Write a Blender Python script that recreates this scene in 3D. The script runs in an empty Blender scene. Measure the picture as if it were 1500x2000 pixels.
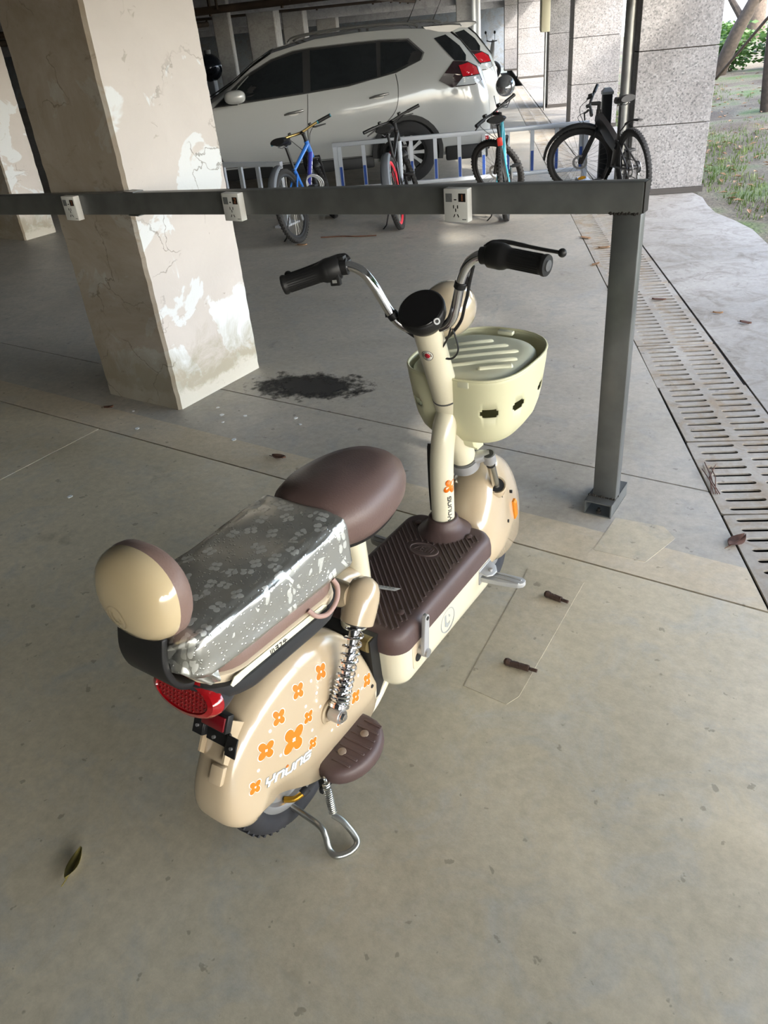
import bpy, bmesh, math, random
from mathutils import Vector, Matrix, Euler
random.seed(7)
S = bpy.context.scene
COL = S.collection

# ---------------------------------------------------------------- camera
cam_d = bpy.data.cameras.new('camera'); cam = bpy.data.objects.new('camera', cam_d); COL.objects.link(cam)
cam_d.sensor_fit = 'VERTICAL'; cam_d.sensor_height = 36.0; cam_d.lens = 27.0
cam_d.clip_start = 0.05; cam_d.clip_end = 300
CAM_R = ((0.8346, -0.2331, 0.4991), (0.5445, 0.4865, -0.6833), (-0.0835, 0.8420, 0.5329))
cam.matrix_world = Matrix([list(CAM_R[i]) + [(0, 0, 1.70)[i]] for i in range(3)] + [[0, 0, 0, 1]])
S.camera = cam

# ---------------------------------------------------------------- light
w = bpy.data.worlds.new('sky'); S.world = w; w.use_nodes = True
nt = w.node_tree; nt.nodes.clear()
sk = nt.nodes.new('ShaderNodeTexSky'); sk.sky_type = 'NISHITA'; sk.sun_disc = False
sk.sun_elevation = math.radians(36); sk.sun_rotation = math.radians(101); sk.air_density = 1.0; sk.dust_density = 2.5; sk.ozone_density = 1.0
hs = nt.nodes.new('ShaderNodeHueSaturation'); hs.inputs['Saturation'].default_value = 0.75
wm = nt.nodes.new('ShaderNodeMixRGB'); wm.blend_type = 'MULTIPLY'; wm.inputs['Fac'].default_value = 1.0; wm.inputs['Color2'].default_value = (0.93, 0.98, 1.06, 1)
bg = nt.nodes.new('ShaderNodeBackground'); bg.inputs['Strength'].default_value = 0.42
wo = nt.nodes.new('ShaderNodeOutputWorld')
nt.links.new(sk.outputs[0], hs.inputs['Color']); nt.links.new(hs.outputs[0], wm.inputs['Color1'])
nt.links.new(wm.outputs[0], bg.inputs[0]); nt.links.new(bg.outputs[0], wo.inputs[0])
sun_d = bpy.data.lights.new('sun', 'SUN'); sun_d.energy = 2.0; sun_d.angle = math.radians(1.6); sun_d.color = (1.0, 0.95, 0.87)
sun = bpy.data.objects.new('sun', sun_d); COL.objects.link(sun)
SUN_DIR = Vector((0.791, -0.152, 0.588)).normalized()          # towards the sun
sun.rotation_euler = SUN_DIR.to_track_quat('Z', 'Y').to_euler(); sun.location = (6, -2, 9)
vs = S.view_settings; vs.view_transform = 'Standard'; vs.look = 'None'; vs.gamma = 1.0; vs.use_curve_mapping = False
vs.exposure = 2.0

# ---------------------------------------------------------------- frames
UX, UY = -0.463, 0.886          # along the drain, away from the camera
VX, VY = 0.886, 0.463           # across it, towards the lawn
def uv(u, v, z=0.0): return Vector((UX*u + VX*v, UY*u + VY*v, z))
UV_ROT = math.atan2(VY, VX)     # local x = v, local y = u
def uvm(u, v, z=0.0): return Matrix.Translation(uv(u, v, z)) @ Matrix.Rotation(UV_ROT, 4, 'Z')

# ---------------------------------------------------------------- materials
def srgb(r, g, b):
    f = lambda c: (c/255/12.92) if c/255 <= 0.04045 else ((c/255+0.055)/1.055)**2.4
    return (f(r), f(g), f(b), 1.0)
MATS = {}
def mat(name, col, rough=0.5, metal=0.0, noise=0.0, nscale=8.0, bump=0.0, bscale=60.0, coat=0.0, emit=None, estr=1.0, trans=0.0, alpha=1.0, spec=0.5, col2=None):
    if name in MATS: return MATS[name]
    m = bpy.data.materials.new(name); m.use_nodes = True; MATS[name] = m
    t = m.node_tree; b = t.nodes['Principled BSDF']
    col = col if len(col) == 4 else tuple(col)+(1,)
    b.inputs['Base Color'].default_value = col
    b.inputs['Roughness'].default_value = rough; b.inputs['Metallic'].default_value = metal
    b.inputs['Specular IOR Level'].default_value = spec
    if coat: b.inputs['Coat Weight'].default_value = coat; b.inputs['Coat Roughness'].default_value = 0.06
    if trans: b.inputs['Transmission Weight'].default_value = trans
    if alpha < 1: b.inputs['Alpha'].default_value = alpha
    if emit: b.inputs['Emission Color'].default_value = emit if len(emit) == 4 else tuple(emit)+(1,); b.inputs['Emission Strength'].default_value = estr
    tc = t.nodes.new('ShaderNodeTexCoord')
    if noise or col2:
        n = t.nodes.new('ShaderNodeTexNoise'); n.inputs['Scale'].default_value = nscale; n.inputs['Detail'].default_value = 6
        t.links.new(tc.outputs['Object'], n.inputs['Vector'])
        r = t.nodes.new('ShaderNodeValToRGB')
        r.color_ramp.elements[0].position = 0.35; r.color_ramp.elements[1].position = 0.68
        c2 = col2 if col2 else tuple(c*(1-noise) for c in col[:3])+(1,)
        c2 = c2 if len(c2) == 4 else tuple(c2)+(1,)
        r.color_ramp.elements[0].color = c2; r.color_ramp.elements[1].color = col
        t.links.new(n.outputs['Fac'], r.inputs['Fac']); t.links.new(r.outputs[0], b.inputs['Base Color'])
    if bump:
        n2 = t.nodes.new('ShaderNodeTexNoise'); n2.inputs['Scale'].default_value = bscale; n2.inputs['Detail'].default_value = 4
        t.links.new(tc.outputs['Object'], n2.inputs['Vector'])
        bp = t.nodes.new('ShaderNodeBump'); bp.inputs['Strength'].default_value = bump; bp.inputs['Distance'].default_value = 0.002
        t.links.new(n2.outputs['Fac'], bp.inputs['Height']); t.links.new(bp.outputs[0], b.inputs['Normal'])
    return m

# ---------------------------------------------------------------- mesh helpers
def V(*a): return Vector(a)
def frame(axis, up=None):
    z = Vector(axis).normalized(); u = Vector(up) if up else (Vector((0, 0, 1)) if abs(z.z) < 0.95 else Vector((0, 1, 0)))
    x = u.cross(z).normalized(); y = z.cross(x)
    return x, y, z
class MB:
    """collects shapes into one mesh"""
    def __init__(s): s.bm = bmesh.new(); s.M = None
    def v(s, p):
        p = Vector(p)
        if s.M is not None: p = s.M @ p
        return s.bm.verts.new(p)
    def f(s, vs):
        try: return s.bm.faces.new(vs)
        except ValueError: return None
    def loft(s, rings, closed=True, cap0=True, cap1=True, loop=False):
        R = [[s.v(p) for p in r] for r in rings]; n = len(R[0])
        m = len(R)
        for i in range(m if loop else m-1):
            A, B = R[i], R[(i+1) % m]
            for j in range(n if closed else n-1):
                k = (j+1) % n; s.f([A[j], A[k], B[k], B[j]])
        if not loop and closed:
            if cap0: s.f(list(reversed(R[0])))
            if cap1: s.f(R[-1])
        return s
    def box(s, c, size, M=None):
        c = Vector(c); h = Vector(size)/2; P = []
        for z in (-1, 1):
            P.append([(c.x+a*h.x, c.y+b*h.y, c.z+z*h.z) for a, b in ((-1, -1), (1, -1), (1, 1), (-1, 1))])
        if M is not None: P = [[M @ Vector(q) for q in r] for r in P]
        return s.loft(P)
    def cyl(s, p0, p1, r0, r1=None, n=20, cap=True):
        p0, p1 = Vector(p0), Vector(p1); r1 = r0 if r1 is None else r1
        x, y, z = frame(p1-p0)
        return s.loft([[p + (x*math.cos(2*math.pi*i/n) + y*math.sin(2*math.pi*i/n))*r for i in range(n)] for p, r in ((p0, r0), (p1, r1))], True, cap, cap)
    def tube(s, pts, r, n=12, loop=False, flat=1.0):
        pts = [Vector(p) for p in pts]; m = len(pts); rings = []; x = None
        rr = r if isinstance(r, (list, tuple)) else [r]*m
        for i, p in enumerate(pts):
            if loop: t = pts[(i+1) % m]-pts[i-1]
            else: t = pts[min(i+1, m-1)]-pts[max(i-1, 0)]
            t.normalize()
            if x is None: x, y, _ = frame(t)
            else:
                x = (x - t*x.dot(t)); x.normalize(); y = t.cross(x)
            rings.append([p + (x*math.cos(2*math.pi*j/n) + y*math.sin(2*math.pi*j/n)*flat)*rr[i] for j in range(n)])
        return s.loft(rings, True, True, True, loop)
    def lathe(s, prof, c=(0, 0, 0), axis=(0, 0, 1), n=40, up=None, a0=0, a1=None, cap=False, ring=False):
        """prof: (radius, height) pairs"""
        c = Vector(c); x, y, z = frame(axis, up); full = a1 is None
        a1 = 2*math.pi if full else a1; cnt = n if full else n+1
        rings = []
        for r, h in prof:
            rings.append([c + z*h + (x*math.cos(a0+(a1-a0)*i/n) + y*math.sin(a0+(a1-a0)*i/n))*max(r, 1e-5) for i in range(cnt)])
        return s.loft(rings, full, cap and prof[0][0] > 1e-4, cap and prof[-1][0] > 1e-4, ring)
    def torus(s, c, axis, R, r, n=48, k=14, flat=1.0, a0=0, a1=None):
        c = Vector(c); x, y, z = frame(axis); full = a1 is None; a1 = 2*math.pi if full else a1
        cnt = n if full else n+1; rings = []
        for i in range(cnt):
            a = a0+(a1-a0)*i/n; d = x*math.cos(a)+y*math.sin(a)
            rings.append([c + d*(R + r*math.cos(2*math.pi*j/k)) + z*r*flat*math.sin(2*math.pi*j/k) for j in range(k)])
        return s.loft(rings, True, True, True, full)
    def ell(s, c, rad, n=24, m=14, M=None, p=1.0):
        c = Vector(c); rings = []
        sg = lambda q: math.copysign(abs(q)**p, q)
        for i in range(m+1):
            a = -math.pi/2+math.pi*i/m; ca = max(abs(math.cos(a))**p, 1e-4)
            rings.append([(c.x+rad[0]*ca*sg(math.cos(2*math.pi*j/n)), c.y+rad[1]*ca*sg(math.sin(2*math.pi*j/n)), c.z+rad[2]*sg(math.sin(a))) for j in range(n)])
        if M is not None: rings = [[M @ Vector(q) for q in r] for r in rings]
        return s.loft(rings)
    def prism(s, outline, o, ex, ey, th):
        """flat outline (a,b) in frame o,ex,ey; thickness along ex x ey"""
        o, ex, ey = Vector(o), Vector(ex), Vector(ey); nrm = ex.cross(ey).normalized()
        A = [o+ex*a+ey*b for a, b in outline]
        return s.loft([A, [p+nrm*th for p in A]])
    def build(s, name, m, parent=None, smooth=True, ang=38, bevel=0, bseg=2, sub=0, solid=0, soff=0.0, loc=None):
        bmesh.ops.recalc_face_normals(s.bm, faces=s.bm.faces)
        if bevel:
            es = [e for e in s.bm.edges if len(e.link_faces) == 2 and e.calc_face_angle(0) > math.radians(25)]
            bmesh.ops.bevel(s.bm, geom=es, offset=bevel, segments=bseg, profile=0.5, affect='EDGES', clamp_overlap=True)
        for fc in s.bm.faces: fc.smooth = smooth
        if smooth:
            for e in s.bm.edges:
                if len(e.link_faces) == 2 and e.calc_face_angle(0) > math.radians(ang): e.smooth = False
        me = bpy.data.meshes.new(name); s.bm.to_mesh(me); s.bm.free()
        if m: me.materials.append(m)
        o = bpy.data.objects.new(name, me); COL.objects.link(o)
        if parent: o.parent = parent
        if loc: o.location = loc
        if solid:
            md = o.modifiers.new('Solidify', 'SOLIDIFY'); md.thickness = solid; md.offset = soff
        if sub:
            md = o.modifiers.new('Subdivision', 'SUBSURF'); md.levels = sub; md.render_levels = sub
        return o
def arc(c, r, a0, a1, n, ex=(1, 0, 0), ey=(0, 0, 1)):
    c, ex, ey = Vector(c), Vector(ex), Vector(ey)
    return [c+ex*(r*math.cos(math.radians(a0+(a1-a0)*i/n)))+ey*(r*math.sin(math.radians(a0+(a1-a0)*i/n))) for i in range(n+1)]
def smoothpts(pts, k=6, loop=False):
    """Catmull-Rom through the points"""
    P = [Vector(p) for p in pts]; n = len(P); out = []
    for i in range(n if loop else n-1):
        g = lambda j: P[j % n] if loop else P[max(0, min(n-1, j))]
        a, b, c, d = g(i-1), g(i), g(i+1), g(i+2)
        for q in range(k):
            t = q/k
            out.append(0.5*((2*b)+(c-a)*t+(2*a-5*b+4*c-d)*t*t+(3*b-a-3*c+d)*t*t*t))
    if not loop: out.append(P[-1])
    return out
def rrect(w, h, r, n=5, cx=0, cy=0):
    pts = []
    for sx, sy, a in ((1, -1, -90), (1, 1, 0), (-1, 1, 90), (-1, -1, 180)):
        for i in range(n+1):
            t = math.radians(a+90*i/n); pts.append((cx+sx*(w/2-r)+r*math.cos(t), cy+sy*(h/2-r)+r*math.sin(t)))
    return pts
def curve_mesh(name, outer, holes, th, M=None):
    """filled 2D outline with holes, given thickness, as mesh data"""
    cu = bpy.data.curves.new(name, 'CURVE'); cu.dimensions = '2D'; cu.fill_mode = 'BOTH'; cu.extrude = th/2
    for pl in outer+holes:
        sp = cu.splines.new('POLY'); sp.points.add(len(pl)-1); sp.use_cyclic_u = True
        for i, p in enumerate(pl): sp.points[i].co = (p[0], p[1], 0, 1)
    o = bpy.data.objects.new(name, cu); COL.objects.link(o)
    dg = bpy.context.evaluated_depsgraph_get(); me = bpy.data.meshes.new_from_object(o.evaluated_get(dg))
    bpy.data.objects.remove(o); bpy.data.curves.remove(cu)
    if M is not None: me.transform(M)
    me.name = name
    return me
def mobj(name, me, m, parent=None):
    me.materials.clear(); me.materials.append(m)
    o = bpy.data.objects.new(name, me); COL.objects.link(o)
    if parent: o.parent = parent
    return o
def tag(o, label, cat, group=None):
    o['label'] = label; o['category'] = cat
    if group: o['group'] = group
    return o
def struct(o, label=None, cat=None):
    o['kind'] = 'structure'
    if label: o['label'] = label
    if cat: o['category'] = cat
    return o
def empty(name, loc=(0, 0, 0), rz=0.0, label=None, cat=None, group=None):
    o = bpy.data.objects.new(name, None); COL.objects.link(o); o.location = loc; o.rotation_euler = (0, 0, rz); o.empty_display_size = 0.1
    if label: tag(o, label, cat, group)
    return o
def copy_tree(o, parent=None):
    c = o.copy(); COL.objects.link(c); c.parent = parent
    for k in list(o.children): copy_tree(k, c)
    return c
# ================================================================= SETTING
def concrete(name, c1, c2, c3, stains=True, big=0.7, rough=0.75, wet=None):
    m = bpy.data.materials.new(name); m.use_nodes = True; MATS[name] = m
    t = m.node_tree; b = t.nodes['Principled BSDF']; L = t.links.new
    ge = t.nodes.new('ShaderNodeNewGeometry')
    def noise(sc, det=6, rgh=0.6, dist=0.0):
        n = t.nodes.new('ShaderNodeTexNoise'); n.inputs['Scale'].default_value = sc; n.inputs['Detail'].default_value = det
        n.inputs['Roughness'].default_value = rgh; n.inputs['Distortion'].default_value = dist
        L(ge.outputs['Position'], n.inputs['Vector']); return n
    def ramp(src, p0, p1, a, bb):
        r = t.nodes.new('ShaderNodeValToRGB'); r.color_ramp.elements[0].position = p0; r.color_ramp.elements[1].position = p1
        r.color_ramp.elements[0].color = a; r.color_ramp.elements[1].color = bb; L(src, r.inputs['Fac']); return r
    def mix(fac, a, bb, mode='MIX'):
        x = t.nodes.new('ShaderNodeMixRGB'); x.blend_type = mode
        if isinstance(fac, float): x.inputs['Fac'].default_value = fac
        else: L(fac, x.inputs['Fac'])
        for s, q in ((x.inputs['Color1'], a), (x.inputs['Color2'], bb)):
            if isinstance(q, tuple): s.default_value = q
            else: L(q, s)
        return x
    n1 = noise(big, 8, 0.62, 0.8); base = ramp(n1.outputs['Fac'], 0.33, 0.68, c1, c2)
    n2 = noise(4.5, 8, 0.7, 1.2); k2 = ramp(n2.outputs['Fac'], 0.48, 0.72, (0, 0, 0, 1), (1, 1, 1, 1))
    m1 = mix(k2.outputs[0], base.outputs[0], c3)
    m1.inputs['Fac'].default_value = 0.5
    out = m1.outputs[0]
    n4 = noise(28, 5, 0.75); k4 = ramp(n4.outputs['Fac'], 0.3, 0.75, (0.80, 0.80, 0.80, 1), (1.1, 1.1, 1.1, 1))
    out = mix(1.0, out, k4.outputs[0], 'MULTIPLY').outputs[0]
    if stains:
        n3 = noise(3.1, 5, 0.55, 0.3); k3 = ramp(n3.outputs['Fac'], 0.66, 0.74, (0, 0, 0, 1), (0.55, 0.55, 0.55, 1))
        out = mix(k3.outputs[0], out, tuple(c*0.45 for c in c1[:3])+(1,)).outputs[0]
        n5 = noise(21, 3, 0.55, 0.2); k5 = ramp(n5.outputs['Fac'], 0.675, 0.70, (0, 0, 0, 1), (0.6, 0.6, 0.6, 1))
        out = mix(k5.outputs[0], out, tuple(c*0.5 for c in c1[:3])+(1,)).outputs[0]
    L(out, b.inputs['Base Color']); b.inputs['Roughness'].default_value = rough
    rr = ramp(n2.outputs['Fac'], 0.3, 0.7, (rough-0.14,)*3+(1,), (rough+0.1,)*3+(1,)); L(rr.outputs[0], b.inputs['Roughness'])
    bp = t.nodes.new('ShaderNodeBump'); bp.inputs['Strength'].default_value = 0.25; bp.inputs['Distance'].default_value = 0.004
    L(n4.outputs['Fac'], bp.inputs['Height']); L(bp.outputs[0], b.inputs['Normal'])
    return m
FLOOR = concrete('floor_concrete', srgb(178, 167, 142), srgb(206, 195, 170), srgb(184, 180, 166), rough=0.5)
FLOORG = concrete('floor_concrete_grey', srgb(152, 146, 134), srgb(182, 175, 162), srgb(160, 158, 152), rough=0.52)
FLOORB = concrete('floor_concrete_band', srgb(176, 163, 138), srgb(204, 191, 167), srgb(186, 178, 162), rough=0.7)
APRON = concrete('apron_concrete', srgb(140, 134, 125), srgb(166, 160, 151), srgb(116, 108, 97), rough=0.8)
CEIL = concrete('ceiling_concrete', srgb(150, 152, 156), srgb(180, 182, 186), srgb(140, 142, 146), stains=False, rough=0.85)
# --- floor: slabs with open joints
GAP = 0.009
def slab(name, poly, z0, z1, m, parent):
    b = MB(); b.loft([[(x, y, z0) for x, y in poly], [(x, y, z1) for x, y in poly]])
    return b.build(name, m, parent, smooth=False)
def clipuv(poly, vmax):
    """keep the part of polygon with v<=vmax"""
    out = []; d = [p[0]*VX+p[1]*VY-vmax for p in poly]
    for i in range(len(poly)):
        j = (i+1) % len(poly)
        if d[i] <= 0: out.append(poly[i])
        if d[i]*d[j] < 0:
            t = d[i]/(d[i]-d[j]); out.append((poly[i][0]+(poly[j][0]-poly[i][0])*t, poly[i][1]+(poly[j][1]-poly[i][1])*t))
    return out
floor = empty('floor'); struct(floor)
ys = [-32, -3.6, 2.215, 2.425, 2.885, 9.0, 16, 30, 48]; xs_ = [-40, -20, -12, -6.6, -3.45, 12]
for i in range(len(ys)-1):
    xx = [-40, -3.45, 12] if i == 1 else [-40, 12]
    for j in range(len(xx)-1):
        x0, x1, y0, y1 = xx[j]+GAP/2, xx[j+1]-GAP/2, ys[i]+GAP/2, ys[i+1]-GAP/2
        if i == 2: y1 = ys[i+1]; 
        if i == 3: y0 = ys[i]
        poly = clipuv([(x0, y0), (x1, y0), (x1, y1), (x0, y1)], 0.915)
        if len(poly) >= 3: slab('floor_slab', poly, -0.12, 0.0, FLOORB if i == 2 else (FLOOR if i < 2 else FLOORG), floor)
b = MB(); b.loft([[(-60, -12, -0.4), (20, -12, -0.4), (20, 60, -0.4), (-60, 60, -0.4)], [(-60, -12, -0.125), (20, -12, -0.125), (20, 60, -0.125), (-60, 60, -0.125)]])
JOINT = mat('joint_fill', srgb(38, 36, 32), 0.9)
# ground below the slabs, left of the drain
poly = clipuv([(-40, -32), (12, -32), (12, 48), (-40, 48)], 0.912)
b.bm.free(); slab('subfloor', poly, -0.2, -0.012, JOINT, floor)
# --- drain channel
DRAIN = mat('drain_dark', srgb(20, 18, 16), 0.95, noise=0.5, nscale=5)
b = MB(); b.M = uvm(0, 0)
u0, u1 = -24.0, 36.0
for v0, v1, z0, z1 in ((0.905, 1.362, -0.34, -0.30),): b.box(((v0+v1)/2, (u0+u1)/2, (z0+z1)/2), (v1-v0, u1-u0, z1-z0))
b.box((0.912, (u0+u1)/2, -0.16), (0.008, u1-u0, 0.30)); b.box((1.358, (u0+u1)/2, -0.16), (0.008, u1-u0, 0.30))
struct(b.build('drain_channel', DRAIN, smooth=False), 'dark trench below the slotted drain covers', 'drain')
# --- apron outside the drain
b = MB(); b.M = uvm(0, 0)
jag = random.Random(3)
edge = [(2.30+jag.uniform(-0.05, 0.05), u) for u in [x*0.35 for x in range(-70, 104)]]
edge = [(min(v, 2.22+jag.uniform(-.04, .04)) if 7.6 < u < 9.2 else v, u) for v, u in edge]
b.prism([(1.364, -24.5), *[(v, u) for v, u in edge], (1.364, 36)], (0, 0, -0.1), (1, 0, 0), (0, 1, 0), 0.097)
struct(b.build('apron', APRON, smooth=False), 'pale concrete apron between the drain covers and the lawn', 'pavement')
# --- lawn
def lawn_mat():
    m = bpy.data.materials.new('lawn'); m.use_nodes = True; t = m.node_tree; b = t.nodes['Principled BSDF']; L = t.links.new
    ge = t.nodes.new('ShaderNodeNewGeometry')
    n = t.nodes.new('ShaderNodeTexNoise'); n.inputs['Scale'].default_value = 1.1; n.inputs['Detail'].default_value = 8; L(ge.outputs['Position'], n.inputs['Vector'])
    r = t.nodes.new('ShaderNodeValToRGB'); e = r.color_ramp.elements
    e[0].position = 0.38; e[0].color = srgb(92, 80, 66); e[1].position = 0.66; e[1].color = srgb(92, 108, 60)
    x = e.new(0.52); x.color = srgb(116, 108, 90)
    L(n.outputs['Fac'], r.inputs['Fac'])
    n2 = t.nodes.new('ShaderNodeTexNoise'); n2.inputs['Scale'].default_value = 38; n2.inputs['Detail'].default_value = 6; L(ge.outputs['Position'], n2.inputs['Vector'])
    r2 = t.nodes.new('ShaderNodeValToRGB'); r2.color_ramp.elements[0].position = 0.3; r2.color_ramp.elements[0].color = (0.5, 0.5, 0.5, 1); r2.color_ramp.elements[1].position = 0.7; r2.color_ramp.elements[1].color = (1.25, 1.25, 1.2, 1); L(n2.outputs['Fac'], r2.inputs['Fac'])
    mx = t.nodes.new('ShaderNodeMixRGB'); mx.blend_type = 'MULTIPLY'; mx.inputs['Fac'].default_value = 1; L(r.outputs[0], mx.inputs['Color1']); L(r2.outputs[0], mx.inputs['Color2'])
    L(mx.outputs[0], b.inputs['Base Color']); b.inputs['Roughness'].default_value = 0.95
    bp = t.nodes.new('ShaderNodeBump'); bp.inputs['Strength'].default_value = 0.8; bp.inputs['Distance'].default_value = 0.03; L(n2.outputs['Fac'], bp.inputs['Height']); L(bp.outputs[0], b.inputs['Normal'])
    return m
LAWN = lawn_mat()
b = MB(); b.M = uvm(0, 0); rl = random.Random(5)
gu = [-30+1.2*i for i in range(90)]; gv = [2.12+(0.25*i if i < 8 else 2+0.9*(i-8)) for i in range(60)]
def lz(u, v): 
    e = max(0.0, v-2.6)
    return -0.035+min(0.5, 0.035*e)+0.03*math.sin(u*1.3+v)*min(1, e)+0.02*math.sin(u*3.1-v*2.2)*min(1, e)+rl.uniform(-.006, .006)
b.loft([[(v, u, lz(u, v)) for v in gv] for u in gu], closed=False)
struct(b.build('ground_lawn', LAWN), 'patchy lawn of short grass and bare soil outside the car park', 'lawn')
# --- ceiling slab and beams
b = MB(); b.M = uvm(0, 0); b.box((-24.0, 13.4, 2.84), (52.9, 51.2, 0.2)); struct(b.build('ceiling', CEIL, smooth=False))
nb = 0
def beam(p0, p1, wd, z0, z1):
    global nb
    p0, p1 = Vector(p0), Vector(p1); d = (p1-p0).normalized(); n = Vector((-d.y, d.x, 0))*wd/2
    bb = MB(); bb.loft([[p+q+V(0, 0, z) for p, q in ((p0, n), (p0, -n), (p1, -n), (p1, n))] for z in (z0, z1)])
    nb += 1; struct(bb.build('trim_%d' % nb, CEIL, smooth=False, bevel=0.012, bseg=1), 'grey concrete beam under the car park ceiling', 'beam')
for u, zb_ in ((-11.9, 2.3), (-6.9, 2.3), (-2.4, 2.3), (4.4, 2.3), (11.8, 2.26), (18.6, 2.16), (25.4, 2.02), (32.0, 1.9)): beam(uv(u, -46, 0), uv(u, 2.3, 0), 0.35, zb_, 2.745)
for v in (-6.4, -13.2, -20.0, -27.0): beam(uv(-12.1, v, 0), uv(38, v, 0), 0.32, 2.36, 2.745)
beam(uv(-12.1, 2.02, 0), uv(38, 2.02, 0), 0.5, 2.38, 2.745)
# --- far wall, left wall
WALLF = concrete('far_wall', srgb(96, 104, 112), srgb(118, 126, 134), srgb(104, 100, 92), rough=0.9)
b = MB(); b.M = uvm(0, 0); b.box((-22.2, 36.0, 1.5), (48, 0.3, 3.2)); struct(b.build('wall_far', WALLF, smooth=False), 'dull grey wall closing the far end of the car park', 'wall')
b = MB(); b.M = uvm(0, 0); b.box((-46.0, 6.5, 1.5), (0.3, 59, 3.2)); struct(b.build('wall_left', WALLF, smooth=False), 'dull grey wall deep inside the car park', 'wall')
b = MB(); b.M = uvm(0, 0); b.box((-22.3, -12.1, 1.37), (47.4, 0.25, 2.74)); struct(b.build('wall_back_light_block', WALLF, smooth=False), 'added dull grey wall behind the viewer, blocking light from the back', 'wall')  # unseen wall, added to keep light from behind off the pillar face
# --- near plastered pillar
def plaster_mat(name, grime_shade):
    m = bpy.data.materials.new(name); m.use_nodes = True; t = m.node_tree; b = t.nodes['Principled BSDF']; L = t.links.new
    ge = t.nodes.new('ShaderNodeNewGeometry'); sp = t.nodes.new('ShaderNodeSeparateXYZ'); L(ge.outputs['Position'], sp.inputs[0])
    def noise(sc, det=6, rgh=0.6, dist=0.0):
        n = t.nodes.new('ShaderNodeTexNoise'); n.inputs['Scale'].default_value = sc; n.inputs['Detail'].default_value = det; n.inputs['Roughness'].default_value = rgh; n.inputs['Distortion'].default_value = dist
        L(ge.outputs['Position'], n.inputs['Vector']); return n.outputs['Fac']
    def ramp(src, p0, p1, a, bb):
        r = t.nodes.new('ShaderNodeValToRGB'); r.color_ramp.elements[0].position = p0; r.color_ramp.elements[1].position = p1
        r.color_ramp.elements[0].color = a; r.color_ramp.elements[1].color = bb; L(src, r.inputs['Fac']); return r.outputs[0]
    def mix(fac, a, bb, mode='MIX'):
        x = t.nodes.new('ShaderNodeMixRGB'); x.blend_type = mode
        if isinstance(fac, float): x.inputs['Fac'].default_value = fac
        else: L(fac, x.inputs['Fac'])
        for s, q in ((x.inputs['Color1'], a), (x.inputs['Color2'], bb)):
            if isinstance(q, tuple): s.default_value = q
            else: L(q, s)
        return x.outputs[0]
    def math_(op, a, bb):
        n = t.nodes.new('ShaderNodeMath'); n.operation = op
        for s, q in ((n.inputs[0], a), (n.inputs[1], bb)):
            if isinstance(q, float): s.default_value = q
            else: L(q, s)
        return n.outputs[0]
    base = ramp(noise(1.8, 7, 0.6, 0.5), 0.3, 0.7, srgb(186, 180, 174), srgb(198, 192, 186))
    # flaked patches showing a whiter undercoat, more of them low down
    hgt = math_('MULTIPLY', sp.outputs['Z'], 0.10)
    fl = math_('SUBTRACT', noise(3.4, 5, 0.55, 0.6), hgt)
    out = mix(ramp(fl, 0.455, 0.475, (0, 0, 0, 1), (1, 1, 1, 1)), base, srgb(206, 209, 209))
    # damp, brownish foot with its own ragged edge
    ft = math_('ADD', math_('MULTIPLY', sp.outputs['Z'], -1.15), noise(4.2, 7, 0.7, 0.8))
    out = mix(ramp(ft, 0.08, 0.34, (0, 0, 0, 1), (0.75, 0.75, 0.75, 1)), out, srgb(150, 142, 118))
    ft2 = math_('ADD', math_('MULTIPLY', sp.outputs['Z'], -4.5), noise(6.0, 6, 0.7, 0.4))
    out = mix(ramp(ft2, 0.05, 0.20, (0, 0, 0, 1), (0.8, 0.8, 0.8, 1)), out, srgb(196, 192, 180))
    if grime_shade:
        # grime plus shade painted into the colour, on the viewer-side face only
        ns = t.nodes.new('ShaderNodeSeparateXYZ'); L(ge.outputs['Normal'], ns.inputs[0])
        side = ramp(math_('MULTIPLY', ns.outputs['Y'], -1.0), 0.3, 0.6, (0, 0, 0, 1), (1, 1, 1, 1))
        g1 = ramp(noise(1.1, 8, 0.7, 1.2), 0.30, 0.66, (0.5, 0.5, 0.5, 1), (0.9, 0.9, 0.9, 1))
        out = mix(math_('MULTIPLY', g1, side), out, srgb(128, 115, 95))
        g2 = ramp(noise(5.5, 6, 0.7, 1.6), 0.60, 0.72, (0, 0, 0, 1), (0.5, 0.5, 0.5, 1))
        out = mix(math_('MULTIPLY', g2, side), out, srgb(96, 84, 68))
    # thin cracks, only here and there
    vc = t.nodes.new('ShaderNodeTexVoronoi'); vc.feature = 'DISTANCE_TO_EDGE'; vc.inputs['Scale'].default_value = 2.3
    va = t.nodes.new('ShaderNodeVectorMath'); va.operation = 'ADD'; L(ge.outputs['Position'], va.inputs[0])
    nv = t.nodes.new('ShaderNodeTexNoise'); nv.inputs['Scale'].default_value = 5.0; nv.inputs['Detail'].default_value = 6; L(ge.outputs['Position'], nv.inputs['Vector'])
    vs_ = t.nodes.new('ShaderNodeVectorMath'); vs_.operation = 'SCALE'; vs_.inputs['Scale'].default_value = 0.35; L(nv.outputs['Color'], vs_.inputs[0]); L(vs_.outputs[0], va.inputs[1]); L(va.outputs[0], vc.inputs['Vector'])
    ck = ramp(vc.outputs['Distance'], 0.004, 0.010, (0.6, 0.6, 0.6, 1), (0, 0, 0, 1)); cm = ramp(noise(1.7, 3, 0.5), 0.52, 0.58, (0, 0, 0, 1), (1, 1, 1, 1))
    out = mix(math_('MULTIPLY', ck, cm), out, srgb(92, 82, 68))
    n9 = noise(13, 4, 0.6, 0.9); out = mix(ramp(n9, 0.68, 0.73, (0, 0, 0, 1), (0.4, 0.4, 0.4, 1)), out, srgb(120, 110, 92))
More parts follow.
